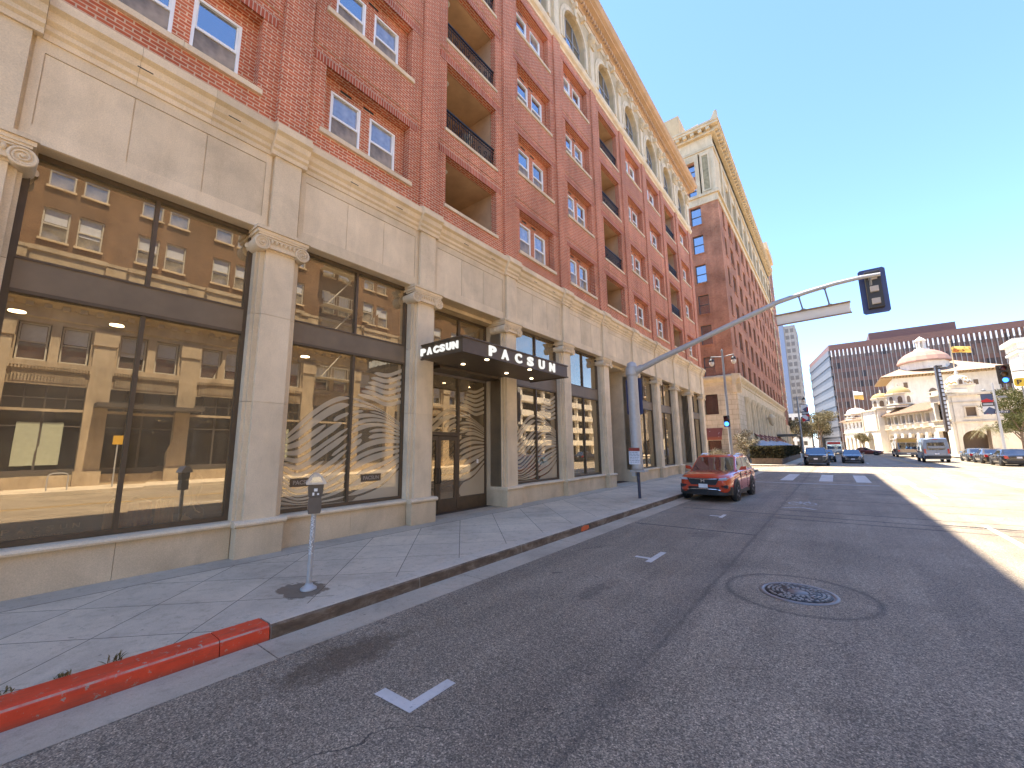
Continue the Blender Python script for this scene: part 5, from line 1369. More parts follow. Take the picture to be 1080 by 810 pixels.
# ------------------------------------------------------------------ parking meter
mx, my = -5.82, 2.92
th = thing('parking_meter', 'grey parking meter on a galvanised post scrawled with white graffiti', 'parking meter', (mx, my, .15))
lean = Matrix.Translation((mx,my,.15)) @ Matrix.Rotation(R(1.2), 4, 'Y') @ Matrix.Rotation(R(-24), 4, 'Z')
b = MB(); b.M = lean; b.cyl((0,0,.03),(0,0,1.0), .034, .034, 14); b.build('post', M['galv'], th)
b = MB(); b.M = lean; b.lathe([(.105,0.006),(.105,.02),(.085,.04),(.055,.055),(.045,.085)], (0,0,0), 18); b.build('base_flange', M['galv'], th)
b = MB(); b.M = lean; b.prism([(-.075,1.0),(.075,1.0),(.085,1.05),(.085,1.16),(.075,1.22),(-.075,1.22),(-.085,1.16),(-.085,1.05)], 'x', -.055, .055); b.build('coin_vault', plain('dull meter grey', (.15,.135,.12), .45, .5, .15), th, bevel=.008)
b = MB(); b.M = lean; b.prism([(-.085,1.225),(.085,1.225),(.095,1.30),(.10,1.40),(-.10,1.40),(-.095,1.30)], 'x', -.05, .055); b.build('meter_body', plain('meter body grey', (.12,.108,.095), .42, .5, .15), th, bevel=.01)
b = MB(); b.M = lean; b.prism([(-.125,1.395),(.125,1.395),(.13,1.42),(.075,1.50),(.03,1.545),(-.03,1.545),(-.075,1.50),(-.13,1.42)], 'x', -.085, .09); b.build('meter_dome', plain('bright meter dome', (.50,.51,.53), .35, .6, .1), th, bevel=.012)
b = MB(); b.M = lean; b.box(.056, .062, -.022, .022, 1.30, 1.34); b.box(.056,.06,-.04,-.015,1.245,1.285); b.box(.056,.06,.02,.045,1.25,1.275); b.build('coin_slot', M['white_letter'], th)
b = MB(); b.M = lean; b.quad((.0911,-.08,1.425),(.0911,.08,1.425),(.0911,.045,1.50),(.0911,-.045,1.50)); b.build('display', M['pane'], th)
# graffiti scrawl curling down the post
b = MB(); b.M = lean; random.seed(11); pts = []
for i in range(60):
    z = .96-.5*i/59; a = -.35+1.05*math.sin(i*1.9)*(.6+.4*random.random())
    pts.append((.0355*math.cos(a), .0355*math.sin(a), z+.016*math.sin(i*2.6)))
b.tube(pts, .0062, 5); b.build('graffiti', M['white_letter'], th)
# weeds in the kerb joint
def weed(x, y, s, label):
    b = MB(); random.seed(int(x*100+y*1000))
    for i in range(16):
        a = random.uniform(0, 6.28); l = random.uniform(.4,1)*s; w_ = .004; r_ = random.uniform(.2,.9)*s
        p0 = Vector((x+random.uniform(-.02,.02), y+random.uniform(-.05,.05), .152)); p1 = p0+Vector((math.cos(a)*r_*.7, math.sin(a)*r_, l*.8)); d = Vector((-math.sin(a),math.cos(a),0))*w_
        mid = (p0+p1)/2+Vector((0,0,l*.15))
        b.add([p0-d,p0+d,mid+d*1.6,mid-d*1.6], [(0,1,2,3)]); b.add([mid-d*1.6,mid+d*1.6,p1], [(0,1,2)])
    return tag(b.build('weed', leaf_mat('dry weed blades', (.13,.12,.05), (.24,.19,.09)) if 'dry weed blades' not in bpy.data.materials else bpy.data.materials['dry weed blades']), label, 'weed', 'weeds along the red kerb')
lt = MB(); random.seed(4); lt.add([(-2.62,1.03,.006),(-2.575,1.05,.02),(-2.55,1.115,.008),(-2.60,1.10,.012)], [(0,1,2,3)]); tag(lt.build('paper_scrap', M['white_letter']), 'small white paper scrap lying on the asphalt near the red kerb', 'litter')
weed(-5.31, .93, .11, 'tallest weed tuft growing behind the red kerb'); weed(-5.32, .62, .06, 'small weed tuft behind the red kerb'); weed(-5.33, .30, .07, 'flat weed tuft at the near end of the red kerb')

# ------------------------------------------------------------------ traffic signals
def signal_head(parent, c, face, lit=None, back=True, s=1.0, n=3):
    """three-lamp head centred at c; face angle about z of its front normal"""
    Mx = Matrix.Translation(c) @ Matrix.Rotation(face, 4, 'Z') @ Matrix.Scale(s, 4)
    H = n*.36
    b = MB(); b.M = Mx; b.box(-.17, .02, -.17, .17, -H/2, H/2); head = b.build('signal_head', plain('signal housing', (.035,.030,.022), .5) if 'signal housing' not in bpy.data.materials else bpy.data.materials['signal housing'], parent, bevel=.012)
    if back:
        b = MB(); b.M = Mx; w_, h_ = .30, H/2+.13
        b.prism([(-w_+.05,-h_),(w_-.05,-h_),(w_,-h_+.05),(w_,h_-.05),(w_-.05,h_),(-w_+.05,h_),(-w_,h_-.05),(-w_,-h_+.05)], 'x', .021, .032)
        b.build('backplate', plain('dark blue backplate', (.055,.068,.16), .5) if 'dark blue backplate' not in bpy.data.materials else bpy.data.materials['dark blue backplate'], head)
    cols = [('dead red lens',(.10,.012,.01)),('dead amber lens',(.13,.06,.01)),('dead green lens',(.015,.06,.045))]
    for i in range(n):
        z = H/2-.18-i*.36
        b = MB(); b.M = Mx; b.lathe([(.135,.034),(.10,.05),(.0005,.06)], (0,0,z), 16, axis='x')
        nm, cc = cols[i if n == 3 else i*2]
        m = plain(nm, cc, .3) if nm not in bpy.data.materials else bpy.data.materials[nm]
        if lit == i: m = emit('lit signal lens', (.04,.20,.95), .9) if 'lit signal lens' not in bpy.data.materials else bpy.data.materials['lit signal lens']
        b.build('lens', m, head)
        b = MB(); b.M = Mx; k = 14
        for j in range(k):
            a0, a1 = R(-50+280*j/k), R(-50+280*(j+1)/k); r0 = .15
            P = lambda a, x, r: (x, r*math.cos(a), z+r*math.sin(a))
            x1 = .24 if 2 < j < k-3 else .16
            b.add([P(a0,.03,r0),P(a1,.03,r0),P(a1,x1,r0),P(a0,x1,r0),P(a0,.03,r0-.006),P(a1,.03,r0-.006),P(a1,x1,r0-.006),P(a0,x1,r0-.006)], [(0,1,2,3),(4,7,6,5),(0,3,7,4),(1,5,6,2),(3,2,6,7)])
        b.build('visor', bpy.data.materials['signal housing'], head)
    return head
px, py = -5.85, 15.0
ts = thing('mast_arm_signal', 'grey mast arm traffic signal reaching over the street, seen from behind', 'traffic signal', (px, py, .15))
b = MB(); b.lathe([(.055,.15),(.055,1.12)], (px+.02,py,0), 12); b.build('post_stub', plain('dark blue grey steel', (.05,.055,.085), .5, .3), ts)
b = MB(); b.lathe([(.10,1.14),(.215,1.16),(.205,1.30),(.195,5.0),(.20,5.05),(.16,5.20),(.05,5.26)], (px,py,0), 20); b.box(px-.22, px+.34, py-.17, py+.17, 1.10, 1.16); b.box(px-.2, px-.05, py-.1, py+.1, .95, 1.1); b.build('pole', M['galv'], ts)
b = MB(); b.cyl((px,py,4.74),(px,py,5.02), .235, .235, 18); b.cyl((px+.1,py,4.86),(px+.42,py,4.98), .15, .13, 12)
for z in (4.70, 5.04): b.ring((px,py,z), .20, .02, 'z', 18, 6)
b.build('arm_clamp', M['galv'], ts)
arm = [(px+.2,py,4.88),(-4.7,py,5.24),(-3.92,py,5.50),(-2.65,py,5.93),(-1.6,py,6.28),(-.95,py,6.50),(-.2,py,6.64),(.5,py,6.73),(1.1,py,6.76),(1.52,py,6.74)]
b = MB(); b.tube(arm, [.115,.105,.098,.088,.080,.074,.068,.062,.057,.052], 14); b.build('mast_arm', M['galv'], ts)
hd = signal_head(ts, (1.36, py+.28, 6.38), R(90), back=True, s=1.0)
b = MB()
for z in (6.74, 6.38, 6.02): b.box(1.27, 1.45, py+.04, py+.12, z-.085, z+.075)
b.build('lamp_back', plain('tan lamp housing back', (.52,.45,.36), .5), hd)
b = MB(); b.cyl((1.30,py,6.72),(1.30,py+.1,6.5), .03); b.cyl((1.3,py+.02,6.74),(1.3,py+.15,6.74), .04); b.build('bracket', M['galv_dark'], hd)
def trans(name, col):
    m, nt = new_mat(name); n = N(nt); d = n('ShaderNodeBsdfDiffuse'); t = n('ShaderNodeBsdfTranslucent'); d.inputs[0].default_value = t.inputs[0].default_value = (*col, 1)
    x = n('ShaderNodeMixShader'); x.inputs[0].default_value = .5; n.link(d.outputs[0], x.inputs[1]); n.link(t.outputs[0], x.inputs[2]); n.link(x.outputs[0], n('ShaderNodeOutputMaterial').inputs[0]); return m
ang = math.atan2(6.10-5.82, 1.72)
SM = Matrix.Translation((-.10, py, 5.93)) @ Matrix.Rotation(-.02, 4, 'Y')
b = MB(); b.M = SM; b.box(-.93, .88, -.02, .02, -.155, .13); sg = b.build('street_sign', trans('translucent white sign face', (.95,.93,.86)), ts)
b = MB(); b.M = SM; b.box(-.95, .90, -.07, .07, .13, .17); b.box(-.95, .90, -.05, .05, -.175, -.155); b.build('sign_frame', plain('rusty sign frame', (.30,.18,.09), .6, .2), sg)
for x in (-.35, .30):
    zt = 6.60 if x < 0 else 6.69
    b = MB(); b.cyl((x-.05,py,zt),(x+.02,py,6.09), .022, .022, 8); b.prism([(x-.07,6.09),(x+.12,6.09),(x+.06,6.14),(x-.01,6.14)], 'y', py-.04, py+.04); b.prism([(x-.12,zt+.02),(x+.02,zt+.02),(x-.01,zt-.06),(x-.09,zt-.06)], 'y', py-.05, py+.05); b.build('hanger', M['galv_dark'], ts)
signal_head(ts, (px-.09, py+.30, 3.95), R(90), back=True, s=1.05)
b = MB(); b.cyl((px,py,4.3),(px,py+.4,4.3), .03); b.cyl((px,py,3.55),(px,py+.4,3.55), .03); b.build('bracket', M['galv_dark'], ts)
# parking notice strapped to the pole
sn = thing('notice_sign', 'white parking notice with a red heading strapped to the grey signal pole', 'sign', (px, py-.22, 1.6))
b = MB(); b.box(px-.21, px+.21, py-.235, py-.225, 1.38, 1.98); b.build('panel', plain('white sign sheet', (.72,.74,.78), .4), sn)
b = MB(); b.box(px-.21, px+.21, py-.238, py-.2355, 1.86, 1.98); b.build('heading', plain('dark red heading', (.30,.05,.03), .5), sn)
b = MB(); random.seed(5)
for i in range(7):
    x = px-.18
    while x < px+.14:
        l = random.uniform(.03,.10); b.box(x, x+l, py-.2375, py-.2355, 1.80-i*.058, 1.815-i*.058); x += l+.03
b.build('lettering', plain('grey small print', (.12,.13,.16), .5), sn)

# lamp post with hanging lanterns and a signal head, near corner of the cross street
def lantern(parent, p, drop=.25):
    x, y, z = p
    b = MB(); b.lathe([(.03,.02),(.05,0),(.05,-.16),(.16,-.24),(.22,-.40),(.22,-.44),(.18,-.45)], p, 14); o = b.build('lantern', M['iron'], parent)
    b = MB(); b.lathe([(.17,-.45),(.21,-.58),(.17,-.74),(.08,-.84),(.01,-.86)], p, 14); b.build('lantern_globe', plain('frosted lamp globe', (.66,.58,.46), .4) if 'frosted lamp globe' not in bpy.data.materials else bpy.data.materials['frosted lamp globe'], o)
lx, ly = -7.1, 39.8
lp = thing('street_lamp', 'grey lamp post with two hanging lanterns and a green signal at the street corner', 'street lamp', (lx, ly, .15))
b = MB(); b.lathe([(.22,.15),(.22,.5),(.15,.62),(.135,1.2),(.085,9.8),(.085,10.4),(.12,10.45),(.02,10.65)], (lx,ly,0), 14); b.build('pole', M['galv_dark'], lp)
b = MB(); b.tube([(lx-.95,ly,10.02),(lx-.5,ly,9.98),(lx,ly,9.9),(lx+.5,ly,9.98),(lx+.92,ly,10.02)], .045, 8); b.build('cross_arm', M['galv_dark'], lp)
lantern(lp, (lx-.92,ly,10.02)); lantern(lp, (lx+.86,ly,10.02))
signal_head(lp, (lx-.08, ly-.36, 4.15), R(-90), lit=1, back=False, s=1.35, n=2)
# lamp post with banner further on
l2 = (-3.78, 75.0)
lq = thing('street_lamp', 'tall dark lamp post carrying a red and blue banner beyond the black SUV', 'street lamp', (*l2, .15))
b = MB(); b.lathe([(.2,.15),(.15,.7),(.09,9.2),(.02,9.5)], (*l2,0), 12); b.build('pole', M['galv_dark'], lq)
b = MB(); b.tube([(l2[0]-.6,l2[1],9.0),(l2[0],l2[1],9.1),(l2[0]+.9,l2[1],9.2)], .04, 6); b.build('cross_arm', M['galv_dark'], lq)
lantern(lq, (l2[0]+.8,l2[1],9.2))
def bannermat():
    m, nt = new_mat('red blue banner print'); n = N(nt); p = n.pos(True); v = n('ShaderNodeTexVoronoi'); v.inputs['Scale'].default_value = 1.5; n.link(p, v.inputs['Vector'])
    sp = n('ShaderNodeSeparateXYZ'); n.link(v.outputs['Color'], sp.inputs[0])
    n.out(n.ramp(sp.outputs[0], [(0,(.55,.03,.03)),(.3,(.70,.68,.64)),(.55,(.08,.10,.16)),(.75,(.40,.46,.54)),(.9,(.7,.68,.62))], 'CONSTANT'), .8); return m
M['banner'] = bannermat()
def banner(parent, x0, x1, y, z0, z1):
    b = MB(); b.box(x0, x1, y-.01, y+.01, z0, z0+(z1-z0)*.40); b.box(x0, x1, y-.01, y+.01, z0+(z1-z0)*.60, z1); o = b.build('banner', M['banner'], parent)
    b = MB(); b.box(x0, x1, y-.02, y+.02, z0+(z1-z0)*.40, z0+(z1-z0)*.60); b.box(x0-.2, x1, y-.025, y+.025, z1, z1+.05); o2 = b.build('banner_title', plain('dark banner band', (.06,.05,.045), .8) if 'dark banner band' not in bpy.data.materials else bpy.data.materials['dark banner band'], o)
    b = MB(); b.box(x0+.08, x1-.08, y-.03, y-.02, z0+(z1-z0)*.45, z0+(z1-z0)*.55); b.build('banner_lettering', plain('grey banner letters', (.42,.42,.40), .7) if 'grey banner letters' not in bpy.data.materials else bpy.data.materials['grey banner letters'], o)
banner(lq, l2[0]+.35, l2[0]+1.25, l2[1], 5.5, 8.0)
# sign post with banner and street names on the sunny corner
Y3 = 66.0; x3 = 14.0
sp3 = thing('banner_post', 'pale post with a red and white banner and a dark street name plate', 'sign post', (x3, Y3, .15))
b = MB(); b.lathe([(.18,.15),(.14,.6),(.085,8.2),(.05,8.4)], (x3,Y3,0), 12); b.build('pole', M['galv'], sp3)
banner(sp3, x3-1.0, x3-.12, Y3, 5.05, 7.2)
b = MB(); b.box(x3-.25, x3+.85, Y3-.03, Y3, 5.10, 5.38); nb = b.build('name_plate', plain('dark street name plate', (.035,.04,.06), .5), sp3)
b = MB(); b.mesh(text_mesh('11TH ST', .01), text_M((x3+.3,Y3-.035,5.24), .9, .16, '-y', .008)); b.build('lettering', M['white_letter'], nb)
b = MB(); b.cyl((x3,Y3,7.55),(x3-.8,Y3,7.55), .03); b.lathe([(.15,0),(.2,.12),(.05,.2)], (x3-.7,Y3,7.55), 8); b.cyl((x3,Y3,6.9),(x3+.8,Y3,6.9), .03); b.prism([(x3+.2,6.75),(x3+.9,6.75),(x3+.8,6.9),(x3+.3,6.9)], 'y', Y3-.1, Y3+.1); b.build('camera_arm', M['galv_dark'], sp3)
# signal hung from an arm that comes in from the sunny side
s4 = thing('mast_arm_signal', 'dark three lamp signal with a lit lowest lamp on an arm from the sunny side', 'traffic signal', (14.2, 28, .15))
b = MB(); b.lathe([(.2,.15),(.2,.5),(.15,.6),(.13,6.0),(.02,6.1)], (14.2,28,0), 14); b.build('pole', M['galv'], s4)
b = MB(); b.tube([(14.2,28,5.05),(10,28,5.18),(6.6,28,5.17)], [.10,.08,.05], 10); b.build('mast_arm', M['galv'], s4)
signal_head(s4, (6.33, 27.9, 5.05), R(-90), lit=2, back=False, s=.74)
hx = s4.children[-1] if s4.children else None
b = MB(); b.box(6.12, 6.54, 27.895, 27.905, 4.62, 5.48); b.build('backplate', plain('brown backplate', (.060,.042,.022), .6), kids(s4)[-1])
# yellow parking sign
pgn = thing('parking_sign', 'yellow parking lot sign with a dark P among the trees', 'sign', (18.25, 75, .15))
b = MB(); b.cyl((18.25,75,.15),(18.25,75,9.0), .07); b.build('pole', M['galv_dark'], pgn)
b = MB(); b.prism([(17.8,8.6),(18.8,8.6),(18.95,8.8),(18.95,9.45),(18.8,9.6),(17.8,9.6),(17.65,9.45),(17.65,8.8)], 'y', 74.85, 74.98); pn = b.build('panel', plain('yellow sign enamel', (.72,.48,.04), .4), pgn)
b = MB(); b.mesh(text_mesh('P', .03), text_M((18.05,74.84,9.1), .38, .55, '-y', .02)); b.build('lettering', plain('dark brown letter', (.08,.04,.02), .5), pn)

# ------------------------------------------------------------------ plants
def leaf_cloud(mb, blobs, n, s, seed, flat=.6):
    random.seed(seed)
    tot = sum(r**2 for *_, r in blobs)
    for x, y, z, r in blobs:
        k = int(n*r*r/tot)
        for _ in range(k):
            while True:
                d = Vector((random.uniform(-1,1), random.uniform(-1,1), random.uniform(-1,1)))
                if .25 < d.length < 1: break
            d = d.normalized()*(random.random()**.45)
            p = Vector((x+d.x*r, y+d.y*r, z+d.z*r*.8))
            for _ in range(2):
                q = p+Vector((random.gauss(0,s),random.gauss(0,s),random.gauss(0,s*.7)))
                a = Vector((random.gauss(0,1),random.gauss(0,1),random.gauss(0,flat))).normalized(); c = a.orthogonal().normalized(); c = (c*math.cos(_*2+q.x)+a.cross(c)*math.sin(_*2+q.x)); e = a.cross(c)
                l = s*random.uniform(.6,1.2); w_ = l*.5
                mb.add([q-c*l, q+e*w_*.6, q+c*l, q-e*w_*.6], [(0,1,2,3)])
def tree(label, x, y, h, r, m, seed, n=1500, s=.16, group='street trees', trunk=.16, z0=.15, name='tree'):
    random.seed(seed)
    t = thing(name, label, 'tree', (x, y, z0), group)
    b = MB(); top = Vector((x+random.uniform(-.2,.2), y, z0+h*.62)); base = Vector((x,y,z0-.02))
    b.tube([base, base.lerp(top,.5)+Vector((.08,.05,0)), top], [trunk, trunk*.75, trunk*.5], 8)
    blobs = []
    for i in range(9):
        a = 2*math.pi*i/9+random.uniform(-.3,.3); rr = r*random.uniform(.35,.8)
        e = Vector((x+rr*math.cos(a), y+rr*math.sin(a), z0+h*random.uniform(.58,.92)))
        st_ = base.lerp(top, random.uniform(.6,1)); b.tube([st_, st_.lerp(e,.5)+Vector((0,0,.15)), e], [trunk*.42, trunk*.28, trunk*.12], 6)
        blobs.append((e.x, e.y, e.z, r*random.uniform(.34,.55)))
    blobs.append((x, y, z0+h*.86, r*.5))
    b.build('trunk', M['bark'], t)
    c = MB(); leaf_cloud(c, blobs, n, s, seed); c.build('crown', m, t)
    return t
tree('leafy street tree hanging over the black parked cars', 18.6, 80, 9.2, 2.6, M['foliage'], 1, 2600, .16)
tree('lower street tree beside the palm and the parked sedan', 16.6, 72, 5.4, 1.7, M['foliage'], 2, 1500, .13)
tree('street tree behind the parked sedan under the blade sign corner', 21.5, 90, 7.0, 2.4, M['foliage'], 12, 1500, .16)
tree('small tree in front of the arcades of the white building', 5.2, 127, 4.6, 1.4, M['foliage_dry'], 3, 900, .2)
tree('dusty street tree beside the banner lamp post', -6.3, 118, 8.0, 3.0, M['foliage_dry'], 4, 1500, .24, trunk=.2)
tree('broad dusty street tree above the red bus', -2.6, 126, 9.8, 3.2, M['foliage_dry'], 5, 2000, .26, trunk=.22)
tree('dark tree filling the street end by the glass office building', -3.5, 146, 8.2, 3.4, M['foliage_dark'], 6, 1600, .28, trunk=.22)
tree('dusty tree behind the hedge corner at the end of the block', -9.0, 136, 7.6, 2.8, M['foliage_dry'], 7, 1200, .24, trunk=.2)
# palm
pt = thing('palm_tree', 'short palm with drooping fronds behind the parked sedan', 'tree', (15.4, 78, .15))
b = MB(); b.tube([(15.4,78,.1),(15.45,78,2),(15.5,78,3.9)], [.2,.17,.2], 8); b.build('trunk', M['bark'], pt)
b = MB(); random.seed(9)
for i in range(26):
    a = 2*math.pi*i/26+random.uniform(-.1,.1); up = random.uniform(.1,1.0); L_ = random.uniform(1.5,2.1); pr_ = None
    for j in range(9):
        s_ = j/8; rr = L_*(s_*(1-.15*up)); z = 3.9+L_*(up*s_-.9*s_*s_*1.0)
        p = Vector((15.5+rr*math.cos(a), 78+rr*math.sin(a), z))
        if pr_ is not None:
            tn_ = (p-pr_).normalized(); sd = tn_.cross(Vector((0,0,1))).normalized()
            for sg_ in (-1,1):
                for q in range(2):
                    o = pr_.lerp(p, q*.5); e = o+sd*sg_*.42*(1-s_*.6)+tn_*.25-Vector((0,0,.16)); b.add([o, o+tn_*.07, e], [(0,1,2)])
        pr_ = p
b.build('fronds', leaf_mat('palm fronds', (.10,.10,.045), (.24,.21,.12), (.42,.38,.27)), pt)
# hedge round the terrace
hg = thing('hedge', 'clipped dark hedge in planters screening the terrace of the brick office block', 'hedge', (-5.4, 50, .15))
b = MB(); b.box(-4.75, -4.25, 48.6, 76, .152, .75); b.box(-6.9, -4.75, 48.6, 49.1, .152, .75); b.build('planter', plain('brown planter board', (.12,.085,.06), .8, 0, .3), hg)
b = MB(); random.seed(21)
for i in range(7500):
    if i % 4: x, y = random.uniform(-4.85,-4.1), 48.5+27.6*random.random()**1.6
    else: x, y = random.uniform(-7.0,-4.1), random.uniform(48.4,49.3)
    z = .75+random.random()**.7*1.2
    a = Vector((random.gauss(0,1),random.gauss(0,1),random.gauss(0,1))).normalized(); c = a.orthogonal().normalized(); e = a.cross(c); l = random.uniform(.07,.15); q = Vector((x,y,z))
    b.add([q-c*l, q+e*l*.6, q+c*l, q-e*l*.6], [(0,1,2,3)])
b.build('foliage', M['foliage_dark'], hg)
b = MB(); b.box(-4.7, -4.3, 48.7, 75.9, .75, 1.7); b.box(-6.8, -4.7, 48.7, 49.0, .75, 1.7); b.build('hedge_core', plain('dark hedge twigs', (.022,.02,.012), .95), hg)
for i, (x, y) in enumerate(((-6.4, 53.5), (-6.2, 60.5), (-6.0, 68))):
    u_ = thing('patio_umbrella', ('nearest','middle','farthest')[i]+' pale blue patio umbrella showing above the hedge', 'umbrella', (x, y, .15), 'umbrellas behind the hedge')
    b = MB(); b.cyl((x,y,.15),(x,y,2.6), .03); b.build('pole', M['galv'], u_)
    b = MB(); b.lathe([(1.5,1.98),(1.5,2.05),(.8,2.35),(.02,2.62)], (x,y,0), 8, smooth=False); b.build('canopy', plain('pale blue canvas', (.42,.44,.46), .9) if not i else bpy.data.materials['pale blue canvas'], u_)
def shrub(label, x, y, blobs, n, m, pot):
    t = thing('potted_shrub', label, 'plant', (x, y, .15), 'potted shrubs on the corner of the brick office block')
    b = MB(); b.lathe([(.28,.15),(.42,.3),(.45,.85),(.4,.9),(.38,.8)], (x,y,0), 14); b.build('pot', pot, t)
    b = MB(); b.tube([(x,y,.8),(x+.05,y,1.4)], [.05,.03], 6)
    for bx, by, bz, br in blobs: b.tube([(x,y,1.0),((x+bx)/2,(y+by)/2,(1.3+bz)/2),(bx,by,bz)], [.03,.02,.01], 5)
    b.build('stem', M['bark'], t)
    b = MB(); leaf_cloud(b, blobs, n, .10, int(abs(x)*10)); b.build('foliage', m, t)
pot = plain('grey brown pot', (.20,.17,.15), .8)
shrub('tall pale blossoming shrub in a pot by the hedge end', -7.6, 49.6, [(-7.6,49.6,2.6,.7),(-7.1,49.4,2.1,.6),(-8.0,49.6,2.0,.6),(-7.3,49.7,3.3,.55),(-8.0,49.5,3.0,.5),(-6.6,49.4,2.4,.5),(-7.7,49.5,1.4,.5)], 2200, M['blossom'], pot)
shrub('low white flowering shrub in a pot behind the red car', -10.4, 49.6, [(-10.4,49.6,1.3,.6),(-10.9,49.6,1.15,.5),(-9.8,49.6,1.2,.55),(-9.3,49.6,1.1,.4)], 1100, M['blossom'], pot)
# ------------------------------------------------------------------ vehicles: local frame, front at -y, x across, wheels on z=0
def loft(mb, rings, m=0, smooth=True, cap=True):
    n = len(rings[0]); vs = [p for r in rings for p in r]; fs = []
    for j in range(len(rings)-1):
        for i in range(n-1): fs.append((j*n+i, j*n+i+1, (j+1)*n+i+1, (j+1)*n+i))
    mb.add(vs, fs, m, smooth)
    if cap:
        mb.add(rings[0], [tuple(range(n))], m); mb.add(rings[-1], [tuple(range(n))[::-1]], m)
def wheel(parent, x, y, r, s, w=.22):
    """s = +1 / -1 side"""
    b = MB(); b.lathe([(r*.66,-w/2),(r*.93,-w/2),(r,-w*.35),(r,w*.35),(r*.93,w/2),(r*.66,w/2)], (x,y,r), 26, axis='x'); o = b.build('wheel', M['rubber'], parent)
    b = MB(); xo = s*(w/2-.015)
    b.ring((x+xo,y,r), r*.64, r*.035, 'x', 24, 6)
    b.lathe([(r*.64,0),(r*.60,-s*.05),(.001,-s*.06)], (x+xo,y,r), 22, 1, axis='x')
    for i in range(5):
        for d in (-.13, .13):
            a = 2*math.pi*i/5; b.tube([(x+xo-s*.01, y+.05*math.cos(a+d*2), r+.05*math.sin(a+d*2)), (x+xo+s*.004, y+r*.6*math.cos(a+d), r+r*.6*math.sin(a+d))], r*.05, 6)
    b.lathe([(r*.14,-.02),(r*.14,.02),(r*.05,.03),(.001,.03)] if s > 0 else [(r*.14,.02),(r*.14,-.02),(r*.05,-.03),(.001,-.03)], (x+xo,y,r), 14, axis='x')
    b.build('rim', [M['alloy'], M['black_plastic']], o)
def car(name, label, cat, loc, rotz, P, col, group=None):
    """P: L,W,H, belt, hood(front height), cowl y, wheelbase ... all metres; built facing -y"""
    t = thing(name, label, cat, (0,0,0), group)
    L, W, H = P['L'], P['W'], P['H']; hw = W/2; bz = P.get('clear', .24); belt = P['belt']; hood = P['hood']; deck = P['deck']; wr = P['wr']
    yf, yr = -L/2, L/2; ax = P['axf']; ar = P['axr']        # axle y
    yc0, yc1 = P['cowl'], P['tail']                          # base of windscreen / rear glass
    st = [ # y, half width scale, bottom, shoulder z, centre z
        (yf+.02, .74, bz+.10, hood-.20, hood-.17), (yf+.06, .84, bz+.04, hood-.13, hood-.08), (yf+.18, .93, bz, hood-.07, hood-.0), (yf+.42, .98, bz-.01, hood-.02, hood+.04),
        (ax, 1.0, bz-.02, hood+.02, hood+.08), (yc0-.05, 1.0, bz-.02, belt-.04, belt+.01), (yc0+.35, 1.0, bz-.02, belt, belt+.02), (0, 1.0, bz-.02, belt, belt+.02),
        (yc1-.35, 1.0, bz-.02, belt+.03, belt+.04), (yc1, 1.0, bz-.02, belt+.03, deck), (ar+.35, .985, bz, belt+.02, deck), (yr-.22, .95, bz+.02, belt-.0, deck-.01), (yr-.06, .89, bz+.06, belt-.08, deck-.06), (yr, .80, bz+.14, belt-.18, deck-.16)]
    rings = []
    for y, k, zb, zs, zc in st:
        w = hw*k; half = [(0,zb),(w*.80,zb),(w*.965,zb+.06),(w,zb+.20),(w*1.0,(zb+zs)/2+.05),(w*.975,zs-.10),(w*.925,zs-.015),(w*.80,zs+(zc-zs)*.55+.01),(w*.4,zc),(0,zc)]
        ring = [(x, y, z) for x, z in half] + [(-x, y, z) for x, z in half[-2:0:-1]] + [(0, y, zb)]
        rings.append(ring)
    b = MB(); loft(b, rings); bm = b.build('body', col, t, subsurf=1)
    # cabin: frustum with a crowned roof
    yt0, yt1 = P['roof0'], P['roof1']; wb = hw*.90; wt = hw*P.get('roofw', .70); zr = H
    b = MB()
    def sec(y0, y1, w, z): return [(-w,y0,z),(w,y0,z),(w,y1,z),(-w,y1,z)]
    lv = [sec(yc0, yc1, wb, belt-.03), sec(yt0-.04, yt1+.05, wt+.035, zr-.085), sec(yt0+.10, yt1-.08, wt-.06, zr-.02), sec(yt0+.45, yt1-.40, wt-.28, zr)]
    for a, c in zip(lv[:-1], lv[1:]): b.add(a+c, [(i,(i+1)%4,4+(i+1)%4,4+i) for i in range(4)], 0, True)
    b.add(lv[-1], [(0,1,2,3)]); b.build('cabin', col, t, bevel=.03)
    lo, hi = lv[0], lv[1]
    def panel(nm, quad, m, off=.008, inset=(.06,.06)):
        q = [Vector(v) for v in quad]; c = sum(q, Vector())/4; nrm = (q[1]-q[0]).cross(q[3]-q[0]).normalized()
        if nrm.dot(c-Vector((0,0,.8))) < 0: nrm = -nrm
        bb = MB(); pts = [v+nrm*off for v in q]; bb.add(pts+[v-nrm*.01 for v in pts], [(0,1,2,3),(7,6,5,4)] + [(i,(i+1)%4,4+(i+1)%4,4+i) for i in range(4)]); return bb.build(nm, m, t)
    def lerpq(A_, B_, C_, D_, u0, u1, v0, v1):
        A_, B_, C_, D_ = map(Vector, (A_, B_, C_, D_))
        f = lambda u, v: (A_*(1-u)+B_*u)*(1-v)+(D_*(1-u)+C_*u)*v
        return [f(u0,v0), f(u1,v0), f(u1,v1), f(u0,v1)]
    panel('windshield', lerpq(lo[0],lo[1],hi[1],hi[0], .035,.965,.04,.96), M['car_glass'])
    panel('rear_window', lerpq(lo[2],lo[3],hi[3],hi[2], .09,.91,.12,.93), M['car_glass'])
